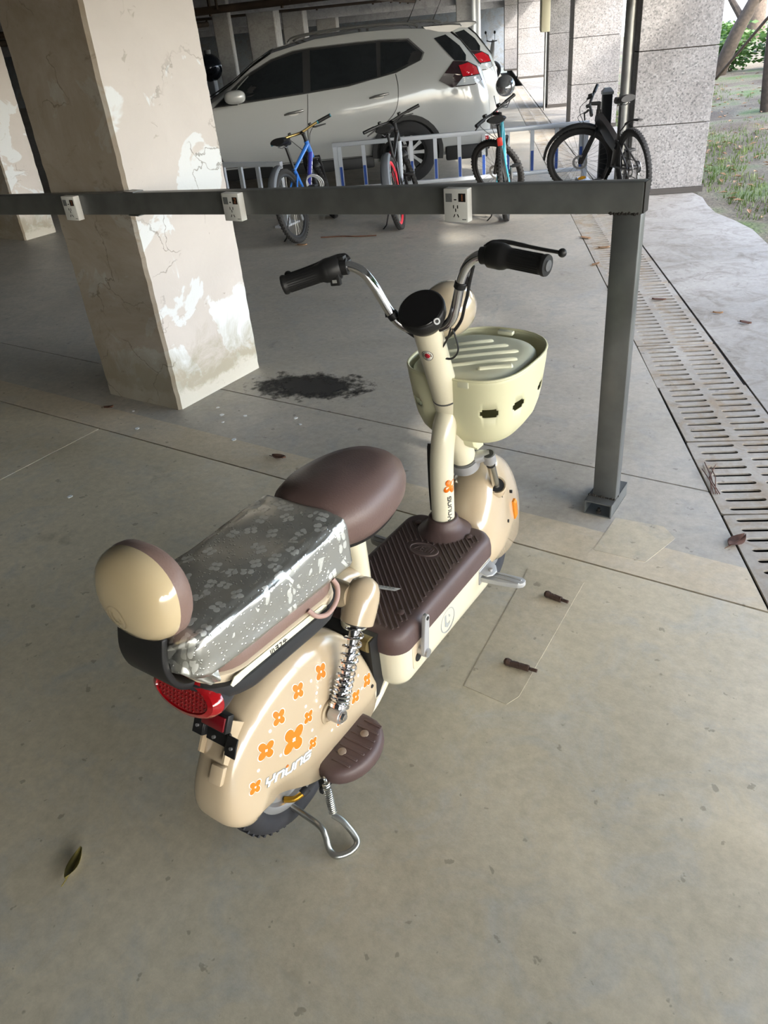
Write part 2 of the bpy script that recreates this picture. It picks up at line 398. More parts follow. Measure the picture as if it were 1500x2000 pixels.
    L(out, b.inputs['Base Color']); b.inputs['Roughness'].default_value = 0.9
    bp = t.nodes.new('ShaderNodeBump'); bp.inputs['Strength'].default_value = 0.5; bp.inputs['Distance'].default_value = 0.006
    L(mix(0.35, fl, n9), bp.inputs['Height']); L(bp.outputs[0], b.inputs['Normal'])
    return m
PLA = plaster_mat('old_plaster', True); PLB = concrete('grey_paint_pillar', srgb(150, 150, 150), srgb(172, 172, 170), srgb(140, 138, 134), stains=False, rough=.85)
def pillar(x0, x1, y0, y1, lab, rz=None, z1=2.745, wobble=0.0022, m=None):
    b = MB(); rp = random.Random(int(x0*100)); n = 70
    rings = []
    for i in range(n+1):
        z = z1*i/n; q = lambda: rp.uniform(-wobble, wobble); c = 0.016
        ring = []
        for (cx, cy, sx, sy) in ((x0, y0, 1, 1), (x1, y0, -1, 1), (x1, y1, -1, -1), (x0, y1, 1, -1)):
            jx, jy = q(), q()
            a, bb_ = (cx+jx, cy+sy*c+jy), (cx+sx*c+jx, cy+jy)
            ring += [a, bb_] if sx == sy else [bb_, a]
        rings.append([(x, y, z) for x, y in ring])
    b.loft(rings); o = b.build('pillar', m or PLA, smooth=False); o['kind'] = 'structure'; o['label'] = lab; o['category'] = 'pillar'
    return o
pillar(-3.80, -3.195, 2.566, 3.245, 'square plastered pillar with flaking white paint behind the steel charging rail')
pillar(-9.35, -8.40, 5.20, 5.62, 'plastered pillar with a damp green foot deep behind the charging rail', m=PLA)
def upillar(u, v, wv, wu, lab, group=None):
    b = MB(); b.M = uvm(u, v); b.box((0, 0, 1.372), (wv, wu, 2.744)); o = b.build('pillar', PLB, smooth=False, bevel=0.02, bseg=1)
    struct(o, lab, 'pillar')
    if group: o['group'] = group
far_p = [(14.6, -11.0), (17.4, -9.6), (21.0, -9.0), (15.0, -13.4), (13.0, -15.2), (25.5, -9.2), (25.4, -15.6), (30.0, -12.0)]
for k, (u, v, wv, wu) in enumerate([(19.7, -4.55, 0.62, 0.6), (23.0, -4.5, 0.55, 0.6), (27.0, -4.3, 0.6, 0.6), (17.6, -4.9, 0.34, 0.2), (16.6, -5.3, 0.3, 0.3), (25.3, -0.16, 0.55, 0.5), (15.5, -9.5, 0.6, 0.6)]):
    upillar(u, v, wv, wu, 'painted square pillar standing deep inside the car park', 'inner pillars of the car park')
# --- stone clad columns along the open side
def granite():
    m = bpy.data.materials.new('granite'); m.use_nodes = True; t = m.node_tree; b = t.nodes['Principled BSDF']; L = t.links.new
    ge = t.nodes.new('ShaderNodeNewGeometry')
    def noise(sc, det): 
        n = t.nodes.new('ShaderNodeTexNoise'); n.inputs['Scale'].default_value = sc; n.inputs['Detail'].default_value = det; L(ge.outputs['Position'], n.inputs['Vector']); return n
    vo = t.nodes.new('ShaderNodeTexVoronoi'); vo.inputs['Scale'].default_value = 75; L(ge.outputs['Position'], vo.inputs['Vector'])
    r = t.nodes.new('ShaderNodeValToRGB'); e = r.color_ramp.elements
    e[0].position = 0.0; e[0].color = srgb(86, 85, 86); e[1].position = 1.0; e[1].color = srgb(164, 162, 161); e.new(0.35).color = srgb(132, 130, 129); e.new(0.7).color = srgb(146, 143, 141)
    L(vo.outputs['Color'], r.inputs['Fac'])
    n = noise(2.5, 6); r2 = t.nodes.new('ShaderNodeValToRGB'); r2.color_ramp.elements[0].color = (0.78, 0.76, 0.74, 1); r2.color_ramp.elements[0].position = 0.3; r2.color_ramp.elements[1].position = 0.7; L(n.outputs['Fac'], r2.inputs['Fac'])
    mx = t.nodes.new('ShaderNodeMixRGB'); mx.blend_type = 'MULTIPLY'; mx.inputs['Fac'].default_value = 1; L(r.outputs[0], mx.inputs['Color1']); L(r2.outputs[0], mx.inputs['Color2'])
    L(mx.outputs[0], b.inputs['Base Color']); b.inputs['Roughness'].default_value = 0.65
    return m
GRAN = granite(); CORE = mat('column_core', srgb(70, 66, 62), 0.95)
def stone_column(u, v0, v1, dep, lab, h=2.744, ph=0.645):
    root = empty('stone_column', uv(u, 0, 0), UV_ROT); struct(root, lab, 'column')
    w = v1-v0; vc = (v0+v1)/2
    b = MB(); b.box((vc, dep/2, h/2), (w-0.05, dep-0.05, h)); b.build('core', CORE, root, smooth=False)
    n = int(math.ceil(h/ph)); fme = sme = None
    g = 0.007
    for i in range(n):
        z0, z1 = i*ph+g/2+(0.05 if i == 0 else 0), min(h, (i+1)*ph)-g/2
        b = MB(); b.box((vc, 0.015, (z0+z1)/2), (w, 0.03, z1-z0)); b.build('stone_panel', GRAN, root, smooth=False, bevel=0.004, bseg=1)
        for vv, sg in ((v0, 1), (v1, -1)):
            b = MB(); b.box((vv+sg*0.015, dep/2+0.0155, (z0+z1)/2), (0.03, dep-0.031, z1-z0)); b.build('stone_panel', GRAN, root, smooth=False, bevel=0.004, bseg=1)
    b = MB(); b.box((vc, dep/2, 0.027), (w+0.02, dep+0.02, 0.05)); b.build('plinth', CORE, root, smooth=False)
    return root
stone_column(8.67, 1.56, 2.29, 0.62, 'granite clad column beside the black folding bicycle and steel downpipe')
stone_column(14.30, 1.56, 2.29, 0.62, 'second granite clad column beyond the steel downpipe')
stone_column(18.05, 1.50, 2.29, 0.62, 'third granite clad column beyond the downpipe, next to the cream meter box')
stone_column(27.0, 1.34, 2.29, 0.62, 'farthest granite clad column, splashed with sunlight near the end wall')
stone_column(31.5, 1.10, 2.29, 0.62, 'granite clad column in shade against the end wall')
# downpipe
STEEL = mat('galvanised', srgb(168, 168, 164), 0.38, 0.75, noise=0.25, nscale=6)
r0 = empty('downpipe', uv(8.78, 1.485, 0), 0, 'round galvanised steel downpipe beside the stone column', 'pipe')
b = MB(); b.cyl((0, 0, 0.04), (0, 0, 2.74), 0.055, n=24); b.build('pipe', STEEL, r0)
for z in (0.9, 2.0): 
    b = MB(); b.cyl((0, 0, z), (0, 0, z+0.04), 0.060, n=24); b.box((0.042, 0.02, z+0.02), (0.05, 0.02, 0.03)); b.build('bracket', STEEL, r0)
b = MB(); b.cyl((0, 0, 0.0), (0, 0, 0.05), 0.068, n=24); b.build('foot_ring', STEEL, r0)
# meter box on the third column
BOXM = mat('meter_box_paint', srgb(196, 190, 160), 0.5)
r0 = empty('meter_box', uv(17.6, 1.38, 0), UV_ROT, 'cream metal meter box fixed high beside a granite column', 'meter box')
b = MB(); b.box((0, 0, 1.62), (0.16, 0.34, 0.55)); b.build('case', BOXM, r0, bevel=0.012)
b = MB(); b.box((-0.085, 0, 1.62), (0.012, 0.29, 0.49)); b.build('door', BOXM, r0, bevel=0.004)
b = MB(); b.cyl((0.02, 0.02, 0.0), (0.02, 0.02, 1.36), 0.022); b.build('conduit', STEEL, r0)
b = MB(); b.cyl((-0.095, -0.10, 1.6), (-0.086, -0.10, 1.6), 0.012); b.build('lock', STEEL, r0)
# white pipes near the end pillar
WP = mat('white_pipe', srgb(216, 220, 222), 0.4)
for dv in (0.0, 0.13):
    b = MB(); b.M = uvm(24.9, 0.04+dv); b.cyl((0, 0, 0), (0, 0, 2.74), 0.055); b.torus((0, 0, 1.2), (0, 0, 1), 0.055, 0.012, 20, 8)
    tag(b.build('drain_pipe', WP), 'white plastic drain pipe running up a pillar near the end wall', 'pipe', 'white pipes by the end pillar')
# dark bollard by the fence
DKP = mat('dark_post_paint', srgb(58, 60, 64), 0.55)
r0 = empty('bollard', (-3.10, 8.95, 0), UV_ROT, 'dark square steel post with pale cap at the end of the barrier', 'post')
b = MB(); b.box((0, 0, 0.46), (0.10, 0.10, 0.90)); b.build('post', DKP, r0, bevel=0.006)
b = MB(); b.loft([[(x*s, y*s, z) for x, y in ((-1, -1), (1, -1), (1, 1), (-1, 1))] for s, z in ((0.058, 0.90), (0.058, 0.925), (0.03, 0.96))]); b.build('cap', mat('pale_cap', srgb(196, 200, 204), 0.5), r0, smooth=False)
b = MB(); b.box((0, 0, 0.012), (0.17, 0.17, 0.02)); b.build('base_plate', DKP, r0)
# --- slotted drain covers
GRATE = concrete('cast_grate', srgb(140, 134, 124), srgb(166, 160, 150), srgb(140, 122, 98), rough=0.8)
def stad(cx, cy, w, h, n=5):
    r = h/2; p = []
    for i in range(n+1): t = math.radians(-90+180*i/n); p.append((cx+w/2-r+r*math.cos(t), cy+r*math.sin(t)))
    for i in range(n+1): t = math.radians(90+180*i/n); p.append((cx-w/2+r+r*math.cos(t), cy+r*math.sin(t)))
    return p
PW, PL = 0.425, 0.596
holes = [stad(cx, -PL/2+0.036+0.0655*k, 0.157, 0.025) for cx in (-0.096, 0.096) for k in range(9)]
gm = curve_mesh('drain_grate', [rrect(PW, PL, 0.006, 1)], holes, 0.009); gm.materials.append(GRATE)
rg = random.Random(11)
for k in range(44):
    u = 0.19+0.605*k-4*0.605+0.3
    o = bpy.data.objects.new('drain_grate', gm); COL.objects.link(o)
    o.matrix_world = uvm(u+rg.uniform(-.004, .004), 1.136+rg.uniform(-.004, .004), -0.0060+rg.uniform(-.0015, .0015)) @ Matrix.Rotation(rg.uniform(-.008, .008), 4, 'Z')
    tag(o, 'slotted concrete drain cover in the long row beside the apron', 'drain cover', 'slotted drain covers')
# ledges that carry the covers
b = MB(); b.M = uvm(0, 0); b.box((0.921, 6, -0.064), (0.014, 60, 0.10)); b.box((1.351, 6, -0.064), (0.014, 60, 0.10)); struct(b.build('trim_90', DRAIN, smooth=False), 'ledge under the drain covers', 'ledge')
# --- pipes under the ceiling (rusty fire main with hangers), far inside
RUST = mat('rusty_pipe', srgb(70, 58, 48), 0.8, noise=0.4, nscale=4)
def ceil_pipe(pa, pb, r, nh, lab):
    r0 = empty('ceiling_pipe', (pa[0], pa[1], 0), 0, lab, 'pipe')
    o = Vector((pa[0], pa[1], 0)); a, c = Vector(pa)-o, Vector(pb)-o
    b = MB(); b.cyl(a, c, r, n=12); b.build('pipe', RUST, r0)
    for i in range(nh):
        p = a.lerp(c, (i+0.5)/nh); b = MB(); b.box((p.x, p.y, (p.z-r*1.5+2.742)/2), (0.035, 0.035, 2.742-p.z+r*1.5)); b.box((p.x+.16, p.y, (p.z+2.742)/2), (0.03, 0.03, 2.742-p.z)); b.build('hanger', RUST, r0)
ceil_pipe(uv(14.6, -9.5, 2.08), uv(14.0, 1.2, 2.20), 0.055, 9, 'dark rusty pipe hung on rods just above the roof of the white car')
ceil_pipe(uv(20.8, -9.5, 2.20), uv(21.5, 1.0, 2.22), 0.05, 8, 'second rusty ceiling pipe running parallel behind the first one')
ceil_pipe(uv(13.2, -12.5, 2.0), uv(22.0, -6.5, 2.1), 0.06, 8, 'rusty ceiling pipe slanting into the dark behind the plastered pillar')
ceil_pipe(uv(19.2, -2.0, 2.2), uv(30.0, -1.2, 2.2), 0.045, 8, 'thin rusty ceiling pipe running lengthwise towards the end wall')
# globe on a pale post, far left beside the pillar
r0 = empty('globe_post', (-9.15, 9.35, 0), 0, 'dark glossy globe on a pale post between pillar and white car', 'post')
b = MB(); b.box((0, 0, 0.62), (0.14, 0.08, 1.24)); b.build('post', mat('pale_post', srgb(176, 182, 190), 0.6), r0, bevel=0.01)
b = MB(); b.ell((0, 0, 1.40), (0.18, 0.18, 0.18), 32, 20); b.build('globe', mat('globe_dark', srgb(40, 44, 52), 0.12, 0.6), r0)
b = MB(); b.cyl((0, 0, 1.56), (0, 0, 1.62), 0.05); b.build('cap', mat('globe_cap', srgb(60, 62, 66), 0.5), r0)
# --- low blue and white barrier
BARW = mat('barrier_white', srgb(190, 196, 204), 0.4, 0.3); BARB = mat('barrier_blue', srgb(30, 70, 150), 0.5)
def barrier(p0, p1, n, lab):
    p0, p1 = Vector(p0), Vector(p1); d = p1-p0; ln = d.length; r0 = empty('barrier', p0, math.atan2(d.y, d.x), lab, 'barrier', 'low blue and white barriers in front of the car')
    b = MB(); b.box((ln/2, 0, 0.60), (ln, 0.05, 0.045)); b.build('top_rail', BARW, r0, bevel=0.004)
    b = MB(); b.box((ln/2, 0, 0.13), (ln, 0.045, 0.04)); b.build('bottom_rail', BARW, r0, bevel=0.004)
    bme = None
    for i in range(n):
        x = 0.08+(ln-0.16)*i/(n-1)
        b = MB(); b.box((x, 0, 0.365), (0.042, 0.03, 0.45)); p = b.build('baluster', BARW, r0, smooth=False)
        b = MB(); b.box((x, -0.0165, 0.26), (0.030, 0.004, 0.21)); b.box((x, 0.0165, 0.26), (0.030, 0.004, 0.21)); b.build('reflective_strip', BARB, p, smooth=False)
    for x in (0.03, ln-0.03):
        b = MB(); b.box((x, 0, 0.29), (0.05, 0.05, 0.58)); b.box((x, 0, 0.01), (0.12, 0.30, 0.02)); b.build('end_post', BARW, r0, smooth=False)
barrier((-5.86, 7.72, 0), (-3.38, 9.22, 0), 11, 'low white barrier with blue strips standing behind the red rimmed bicycle')
barrier((-7.35, 6.35, 0), (-5.62, 6.52, 0), 8, 'low white barrier with blue strips behind the blue bicycle saddle')
# ================================================================= THE SCOOTER (x right, y forward, z up; origin on the floor below the rear axle)
SC = empty('electric_scooter', (-1.03, 0.82, 0), 0, 'cream and brown electric scooter with flower stickers on its rear fender', 'scooter')
CREAM = mat('cream_paint', srgb(214, 207, 182), 0.28, coat=0.6)
CREAMP = mat('cream_plastic', srgb(206, 203, 168), 0.45)
BEIGE = mat('beige_paint', srgb(186, 167, 139), 0.22, coat=0.8)
BROWN = mat('brown_plastic', srgb(84, 66, 63), 0.5, noise=0.12, nscale=14, bump=0.15, bscale=200)
BROWNR = mat('brown_ribs', srgb(88, 72, 68), 0.55, noise=0.25, nscale=18)
LEATH = mat('brown_leather', srgb(104, 84, 79), 0.42, bump=0.35, bscale=220)
LEATH2 = mat('pale_brown_leather', srgb(126, 103, 94), 0.5, bump=0.3, bscale=220)
BLACK = mat('black_plastic', srgb(24, 24, 25), 0.5)
BLACKG = mat('black_gloss', srgb(10, 10, 11), 0.16)
CHARC = mat('charcoal_plastic', srgb(44, 45, 48), 0.5)
RUB = mat('rubber', srgb(40, 40, 44), 0.75, noise=0.3, nscale=30)
CHROME = mat('chrome', (0.80, 0.80, 0.82), 0.09, 1.0)
SILV = mat('silver_alloy', srgb(190, 190, 190), 0.32, 0.8)
GREYP = mat('grey_paint', srgb(176, 176, 176), 0.4, 0.3)
REDL = mat('red_lens', srgb(150, 12, 20), 0.12, coat=0.8)
AMBER = mat('amber_lens', srgb(214, 128, 20), 0.15, coat=0.5)
ORANGE = mat('orange_print', srgb(236, 118, 26), 0.4); WHITEP = mat('white_print', srgb(240, 238, 228), 0.4)
GREYPR = mat('grey_print', srgb(150, 152, 150), 0.45); DARKP = mat('dark_print', srgb(60, 58, 56), 0.5)
PINK = mat('pink_cord', srgb(172, 140, 130), 0.6)
BRASS = mat('brass', srgb(170, 128, 40), 0.4, 0.8)
SSUP = MATS['chrome']
# ---- wheels
def wheel(c, axis, R, r, parent, M=None, tread=44):
    def mb():
        b = MB(); b.M = M; return b
    c = Vector(c); x, y, z = frame(axis)
    b = mb(); prof = []
    for j in range(25):
        a = -math.pi*0.5+math.pi*2*j/24
    # tyre cross-section, slightly squared
    b.torus(c, axis, R-r, r, 64, 16, 1.32); ty = b.build('tyre', RUB, parent)
    b = mb()
    for i in range(tread*2):
        a = 2*math.pi*i/(tread*2); d = x*math.cos(a)+y*math.sin(a); t = -x*math.sin(a)+y*math.cos(a); sd = 1 if i % 2 else -1
        p = c+d*(R-0.005)+z*sd*r*0.46
        b.prism([(-.004, -.012), (.004, -.012), (.004, .012), (-.004, .012)], p-d*0.002, t, z, 0.009) if False else b.loft([[p+t*q+z*w+d*h for q, w in ((-.0035, -.013), (.0035, -.013), (.0035, .013), (-.0035, .013))] for h in (-.004, .0035)])
    b.build('tread', RUB, ty, smooth=False)['kind'] = 'stuff'
    ri = R-2*r
    b = mb(); b.lathe([(ri+.012, -r*.95), (ri+.004, -r*1.0), (ri-.006, -r*.90), (ri-.012, -r*.62), (ri-.040, -r*.50), (0.050, -r*.7), (0.045, -r*1.0), (0.0, -r*1.0)], c, axis, 48)
    b.lathe([(ri+.012, r*.95), (ri+.004, r*1.0), (ri-.006, r*.90), (ri-.012, r*.62), (ri-.040, r*.50), (0.050, r*.7), (0.045, r*1.0), (0.0, r*1.0)], c, axis, 48)
    b.build('rim', SILV, parent)
wheel((0.008, 0.05, 0.192), (1, 0, 0), 0.192, 0.036, SC)
b = MB(); b.tube(smoothpts([(0.034, 0.005, 0.096), (0.056, 0.018, 0.098), (0.068, 0.040, 0.104)], 4), [0.008]*4+[0.0075]*4+[0.009], 10); b.build('tyre_valve', BRASS, SC)
b = MB(); b.cyl((0.067, 0.036, 0.103), (0.071, 0.054, 0.109), 0.011); b.build('valve_cap', RUB, SC)
# ---- arched fender shell
def cowl(name, st, e, m, parent, M=None, n=20, inner=0.006, flare=None):
    rings = []
    P = []
    for k, key in enumerate(('top', 'bot', 'w')): pass
    tops = smoothpts([(0, a[0], a[1]) for a, _, _ in st], 4); bots = smoothpts([(0, q[0], q[1]) for _, q, _ in st], 4); ws = smoothpts([(w, 0, 0) for _, _, w in st], 4)
    for tp, bt, ww in zip(tops, bots, ws):
        w = ww.x; ring = []
        for i in range(n+1):
            a = math.pi*i/n; ca, sa = math.cos(a), math.sin(a)
            x = w*math.copysign(abs(ca)**e, ca); h = abs(sa)**e
            q = bt.lerp(tp, h); ring.append((x, q.y, q.z))
        rings.append(ring)
    b = MB(); b.M = M; b.loft(rings, closed=False)
    return b.build(name, m, parent, ang=60, solid=inner, soff=-1 if True else 0)
rear_st = [((-.150, .178), (-.085, .200), .074), ((-.182, .222), (-.072, .202), .081), ((-.178, .285), (-.062, .204), .082), ((-.145, .355), (-.045, .203), .080), ((-.095, .420), (-.020, .190), .083), ((-.030, .470), (.015, .166), .089),
           ((.060, .495), (.062, .135), .092), ((.160, .490), (.120, .111), .092), ((.250, .455), (.205, .104), .092), ((.315, .395), (.282, .115), .091), ((.350, .315), (.335, .140), .090), ((.366, .235), (.360, .185), .085)]
rf = cowl('rear_fender', rear_st, 0.60, BEIGE, SC)
# nubs on the tail
b = MB(); b.box((0, 0, 0), (0.034, 0.016, 0.044), Matrix.Translation((0.022, -0.150, 0.352)) @ Matrix.Rotation(math.radians(-32), 4, 'X') @ Matrix.Rotation(math.radians(8), 4, 'Z')); b.build('tail_nub', BEIGE, SC, bevel=0.004)
for sx in (-1, 1):
    b = MB(); b.loft([[(sx*.040+q, -0.050, 0.430) for q in (-.003, .003)]+[(sx*.036+q, -0.128, 0.365) for q in (.003, -.003)], [(sx*.036+q, -0.088, 0.470) for q in (-.003, .003)]+[(sx*.036+q, -0.140, 0.385) for q in (.003, -.003)]]); b.build('tail_nub', BEIGE, SC, smooth=False)
# ---- rear reflector on its bracket
rb = empty('reflector_bracket', (0.008, -0.104, 0.440)); rb.parent = SC; rb.rotation_euler = (math.radians(-30), 0, 0)
b = MB(); b.box((0, 0, -0.012), (0.064, 0.004, 0.036)); b.box((-0.050, -0.012, -0.004), (0.030, 0.004, 0.040)); b.box((0.050, -0.012, -0.016), (0.030, 0.004, 0.046)); b.box((-0.034, -0.006, -.006), (0.004, 0.014, 0.034)); b.box((0.034, -0.006, -.014), (0.004, 0.014, 0.036)); b.build('bracket_plate', BLACK, rb, bevel=0.001, bseg=1)
b = MB(); b.box((0.0, -0.014, 0.030), (0.074, 0.020, 0.044)); b.build('reflector_housing', BLACK, rb, bevel=0.004)
b = MB(); b.box((0.0, -0.0255, 0.029), (0.064, 0.006, 0.032)); b.build('reflector_lens', mat('dark_red_lens', srgb(110, 18, 26), 0.2, coat=0.5), rb, bevel=0.002)
for x, z in ((-.051, -.004), (.052, -.018), (0, -.012)):
    b = MB(); b.cyl((x, -0.018, z), (x, -0.0125, z), 0.004, n=10); b.build('screw', SILV, rb)
# ---- tail light
tl = empty('tail_light', (0.030, -0.160, 0.621)); tl.parent = SC; tl.rotation_euler = (math.radians(-20), 0, 0)
b = MB(); b.loft([[(w*math.cos(2*math.pi*i/40), y, h*math.sin(2*math.pi*i/40)) for i in range(40)] for w, h, y in ((.060, .026, .075), (.082, .040, .030), (.090, .047, .004))]); b.build('housing', CHARC, tl)
b = MB(); b.loft([[(w*math.cos(2*math.pi*i/40), y, h*math.sin(2*math.pi*i/40)) for i in range(40)] for w, h, y in ((.0895, .0465, .004), (.089, .0462, -.010), (.083, .041, -.020), (.072, .033, -.024), (.070, .031, -.021), (.0001, .0001, -.021))]); b.build('lens', REDL, tl)
dots = MB()
for i in range(-6, 7):
    for j in range(-3, 4):
        if (i/6.4)**2+(j/3.4)**2 < 1: dots.ell((i*.0103, -.0212, j*.0086), (.0036, .0016, .0032), 8, 4)
dots.build('lens_dimples', mat('red_lens_deep', srgb(120, 8, 16), 0.25), tl)
# ---- rear carrier (tray, cream band, cushion), tilted up to the rear
TM = Matrix.Translation((0, 0.05, 0.634)) @ Matrix.Rotation(math.radians(-5.0), 4, 'X')
def rring(w, y0, y1, r, z, n=7): return [(x, y, z) for x, y in rrect(w, y1-y0, r, n, 0, (y0+y1)/2)]
b = MB(); b.M = TM; b.loft([rring(.16, -.13, .12, .06, -.064), rring(.225, -.180, .165, .08, -.054), rring(.262, -.212, .19, .085, -.030), rring(.272, -.225, .20, .085, -.006), rring(.272, -.225, .20, .085, .006), rring(.255, -.215, .19, .08, .010)]); b.build('carrier_tray', CHARC, SC)
b = MB(); b.M = TM; b.loft([rring(.255, -.215, .192, .08, .006), rring(.258, -.217, .194, .08, .012), rring(.256, -.215, .192, .08, .026), rring(.246, -.21, .188, .078, .030)]); b.build('carrier_band', mat('band_cream', srgb(208, 192, 166), 0.4), SC)
b = MB(); b.M = TM; b.loft([rring(.244, -.208, .186, .075, .028), rring(.250, -.210, .188, .075, .036), rring(.248, -.210, .188, .075, .058), rring(.225, -.19, .17, .07, .072)]); b.build('rear_cushion', LEATH2, SC)
b = MB(); b.M = TM; pl = [(-.185, .006), (-.190, .014), (-.178, .025), (.10, .024), (.115, .016), (.11, .004)]
b.loft([[(0.1293, y, z) for y, z in pl], [(0.1312, y, z) for y, z in pl]]); b.build('name_plate', mat('plate_ivory', srgb(222, 219, 194), 0.4), SC, smooth=False)
def strokes(segs, wd, o, ex, ey, lift=0.0006):
    """flat pen strokes: list of polylines (a,b)"""
    b = MB(); o, ex, ey = Vector(o), Vector(ex), Vector(ey); nr = ex.cross(ey).normalized()
    for pl in segs:
        for (a0, b0), (a1, b1) in zip(pl[:-1], pl[1:]):
            dx, dy = a1-a0, b1-b0; l = math.hypot(dx, dy) or 1; ux, uy = dx/l, dy/l; px, py = -uy*wd/2, ux*wd/2
            e = wd*0.35
            q = [(a0-ux*e+px, b0-uy*e+py), (a0-ux*e-px, b0-uy*e-py), (a1+ux*e-px, b1+uy*e-py), (a1+ux*e+px, b1+uy*e+py)]
            b.loft([[o+ex*s+ey*t for s, t in q], [o+ex*s+ey*t+nr*lift for s, t in q]])
    return b
# small characters on the ivory plate, as pen strokes
chars = [[(0.0, 1), (0.15, .1), (0, 0)], [(.5, 1), (.5, 0), (.35, .12)], [(.85, .9), (1.1, .15)],
         [(1.5, .95), (2.1, .95), (2.05, .5), (1.5, .5)], [(1.55, .5), (2.15, .45), (2.1, .05), (1.5, .1)],
         [(2.6, .9), (3.1, .9), (3.05, .1), (2.5, .1)], [(3.6, .55), (4.7, .55)], [(4.2, 1), (4.2, 0)], [(3.8, .95), (3.7, .6)]]
k = 0.0118
yb, zb = -0.075, 0.0068
tmp = strokes([[(a*k*0.92, c*k) for a, c in s] for s in chars], 0.0022, (0.1313, yb, zb), (0, 1, 0), (0, 0, 1)); 
for v_ in tmp.bm.verts: v_.co = TM @ v_.co
tmp.build('plate_lettering', DARKP, SC, smooth=False)
# pink cord loop
b = MB(); b.M = TM; b.tube(smoothpts([(.124, .150, .060), (.134, .152, .042), (.144, .132, .020), (.148, .095, .010), (.142, .065, .020), (.128, .055, .036)], 6), 0.0055, 10); b.build('cord_loop', PINK, SC)
# ---- backrest
BR = Matrix.Translation((0.004, -0.172, 0.874)) @ Matrix.Rotation(math.radians(-9), 4, 'X') @ Matrix.Scale(0.80, 4)
def oval(w, h, y, n=44, p=0.92):
    o = []
    for i in range(n):
        a = 2*math.pi*i/n; o.append((w*math.copysign(abs(math.cos(a))**p, math.cos(a)), y, h*math.copysign(abs(math.sin(a))**p, math.sin(a))))
    return o
b = MB(); b.M = BR; b.loft([oval(.128, .112, -.014), oval(.131, .115, .0), oval(.130, .114, .018), oval(.118, .102, .034), oval(.085, .072, .042), oval(.001, .001, .044)], cap0=True); b.build('backrest_pad', LEATH2, SC)
b = MB(); b.M = BR; b.loft([oval(.129, .113, -.013), oval(.128, .112, -.022), oval(.122, .106, -.038), oval(.108, .093, -.054), oval(.084, .071, -.066), oval(.05, .042, -.073), oval(.001, .001, -.075)], cap0=True); shell = b.build('backrest_shell', mat('shell_cream', srgb(200, 181, 145), 0.15, coat=1.0), SC)
MARK = mat('mark_tan', srgb(176, 160, 126), .35)
# bracket strap under the backrest
pth = smoothpts([(0, -.200, .800), (0, -.214, .745), (0, -.205, .695), (0, -.175, .662), (0, -.12, .650), (0, -.05, .645)], 5)
def strap(pts, hw, th, name, m, parent, bev=0.003):
    rings = []
    for i, p in enumerate(pts):
        t = (pts[min(i+1, len(pts)-1)]-pts[max(i-1, 0)]).normalized(); nr = t.cross(Vector((1, 0, 0))).normalized()
        rings.append([p+V(hw, 0, 0)+nr*th/2, p+V(-hw, 0, 0)+nr*th/2, p+V(-hw, 0, 0)-nr*th/2, p+V(hw, 0, 0)-nr*th/2])
    b = MB(); b.loft(rings); return b.build(name, m, parent, ang=50, bevel=bev)
strap(pth, 0.062, 0.014, 'backrest_bracket', BLACK, SC)
# ---- saddle
def sad(w, yr, yf, z, n=40):
    o = []
    for i in range(n):
        a = 2*math.pi*i/n; s, c = math.sin(a), math.cos(a); y = (yr+yf)/2+(yf-yr)/2*math.copysign(abs(s)**.8, s)
        t = (y-yr)/(yf-yr); ww = w*(1.0-0.26*t*t); o.append((ww*math.copysign(abs(c)**.72, c), y, z+0.012*(1-t)))
    return o
b = MB(); b.loft([sad(.105, .285, .575, .682), sad(.128, .268, .600, .690), sad(.141, .258, .615, .712), sad(.145, .255, .620, .742), sad(.138, .262, .612, .772), sad(.115, .285, .588, .796), sad(.075, .33, .545, .808), sad(.02, .41, .46, .811)]); b.build('saddle', LEATH, SC, ang=80)
b = MB(); b.loft([sad(.05, .34, .50, .645), sad(.095, .29, .57, .660), sad(.120, .275, .592, .676), sad(.126, .270, .598, .690)]); b.build('saddle_base', BLACK, SC)
b = MB(); b.tube([(0, .432, .665), (0, .446, .60), (0, .443, .50), (0, .430, .41), (0, .415, .33)], [.028, .031, .036, .043, .046], 20, flat=1.0); b.build('seat_tube', CREAM, SC)
b = MB(); b.tube([(0, .30, .53), (0, .37, .52), (0, .43, .49)], [.03, .034, .036], 14); b.build('frame_strut', BEIGE, SC)
b = MB(); b.tube([(0, .02, .60), (0, .12, .585), (0, .26, .56), (0, .34, .54)], .02, 12); b.build('carrier_stay', BLACK, SC)
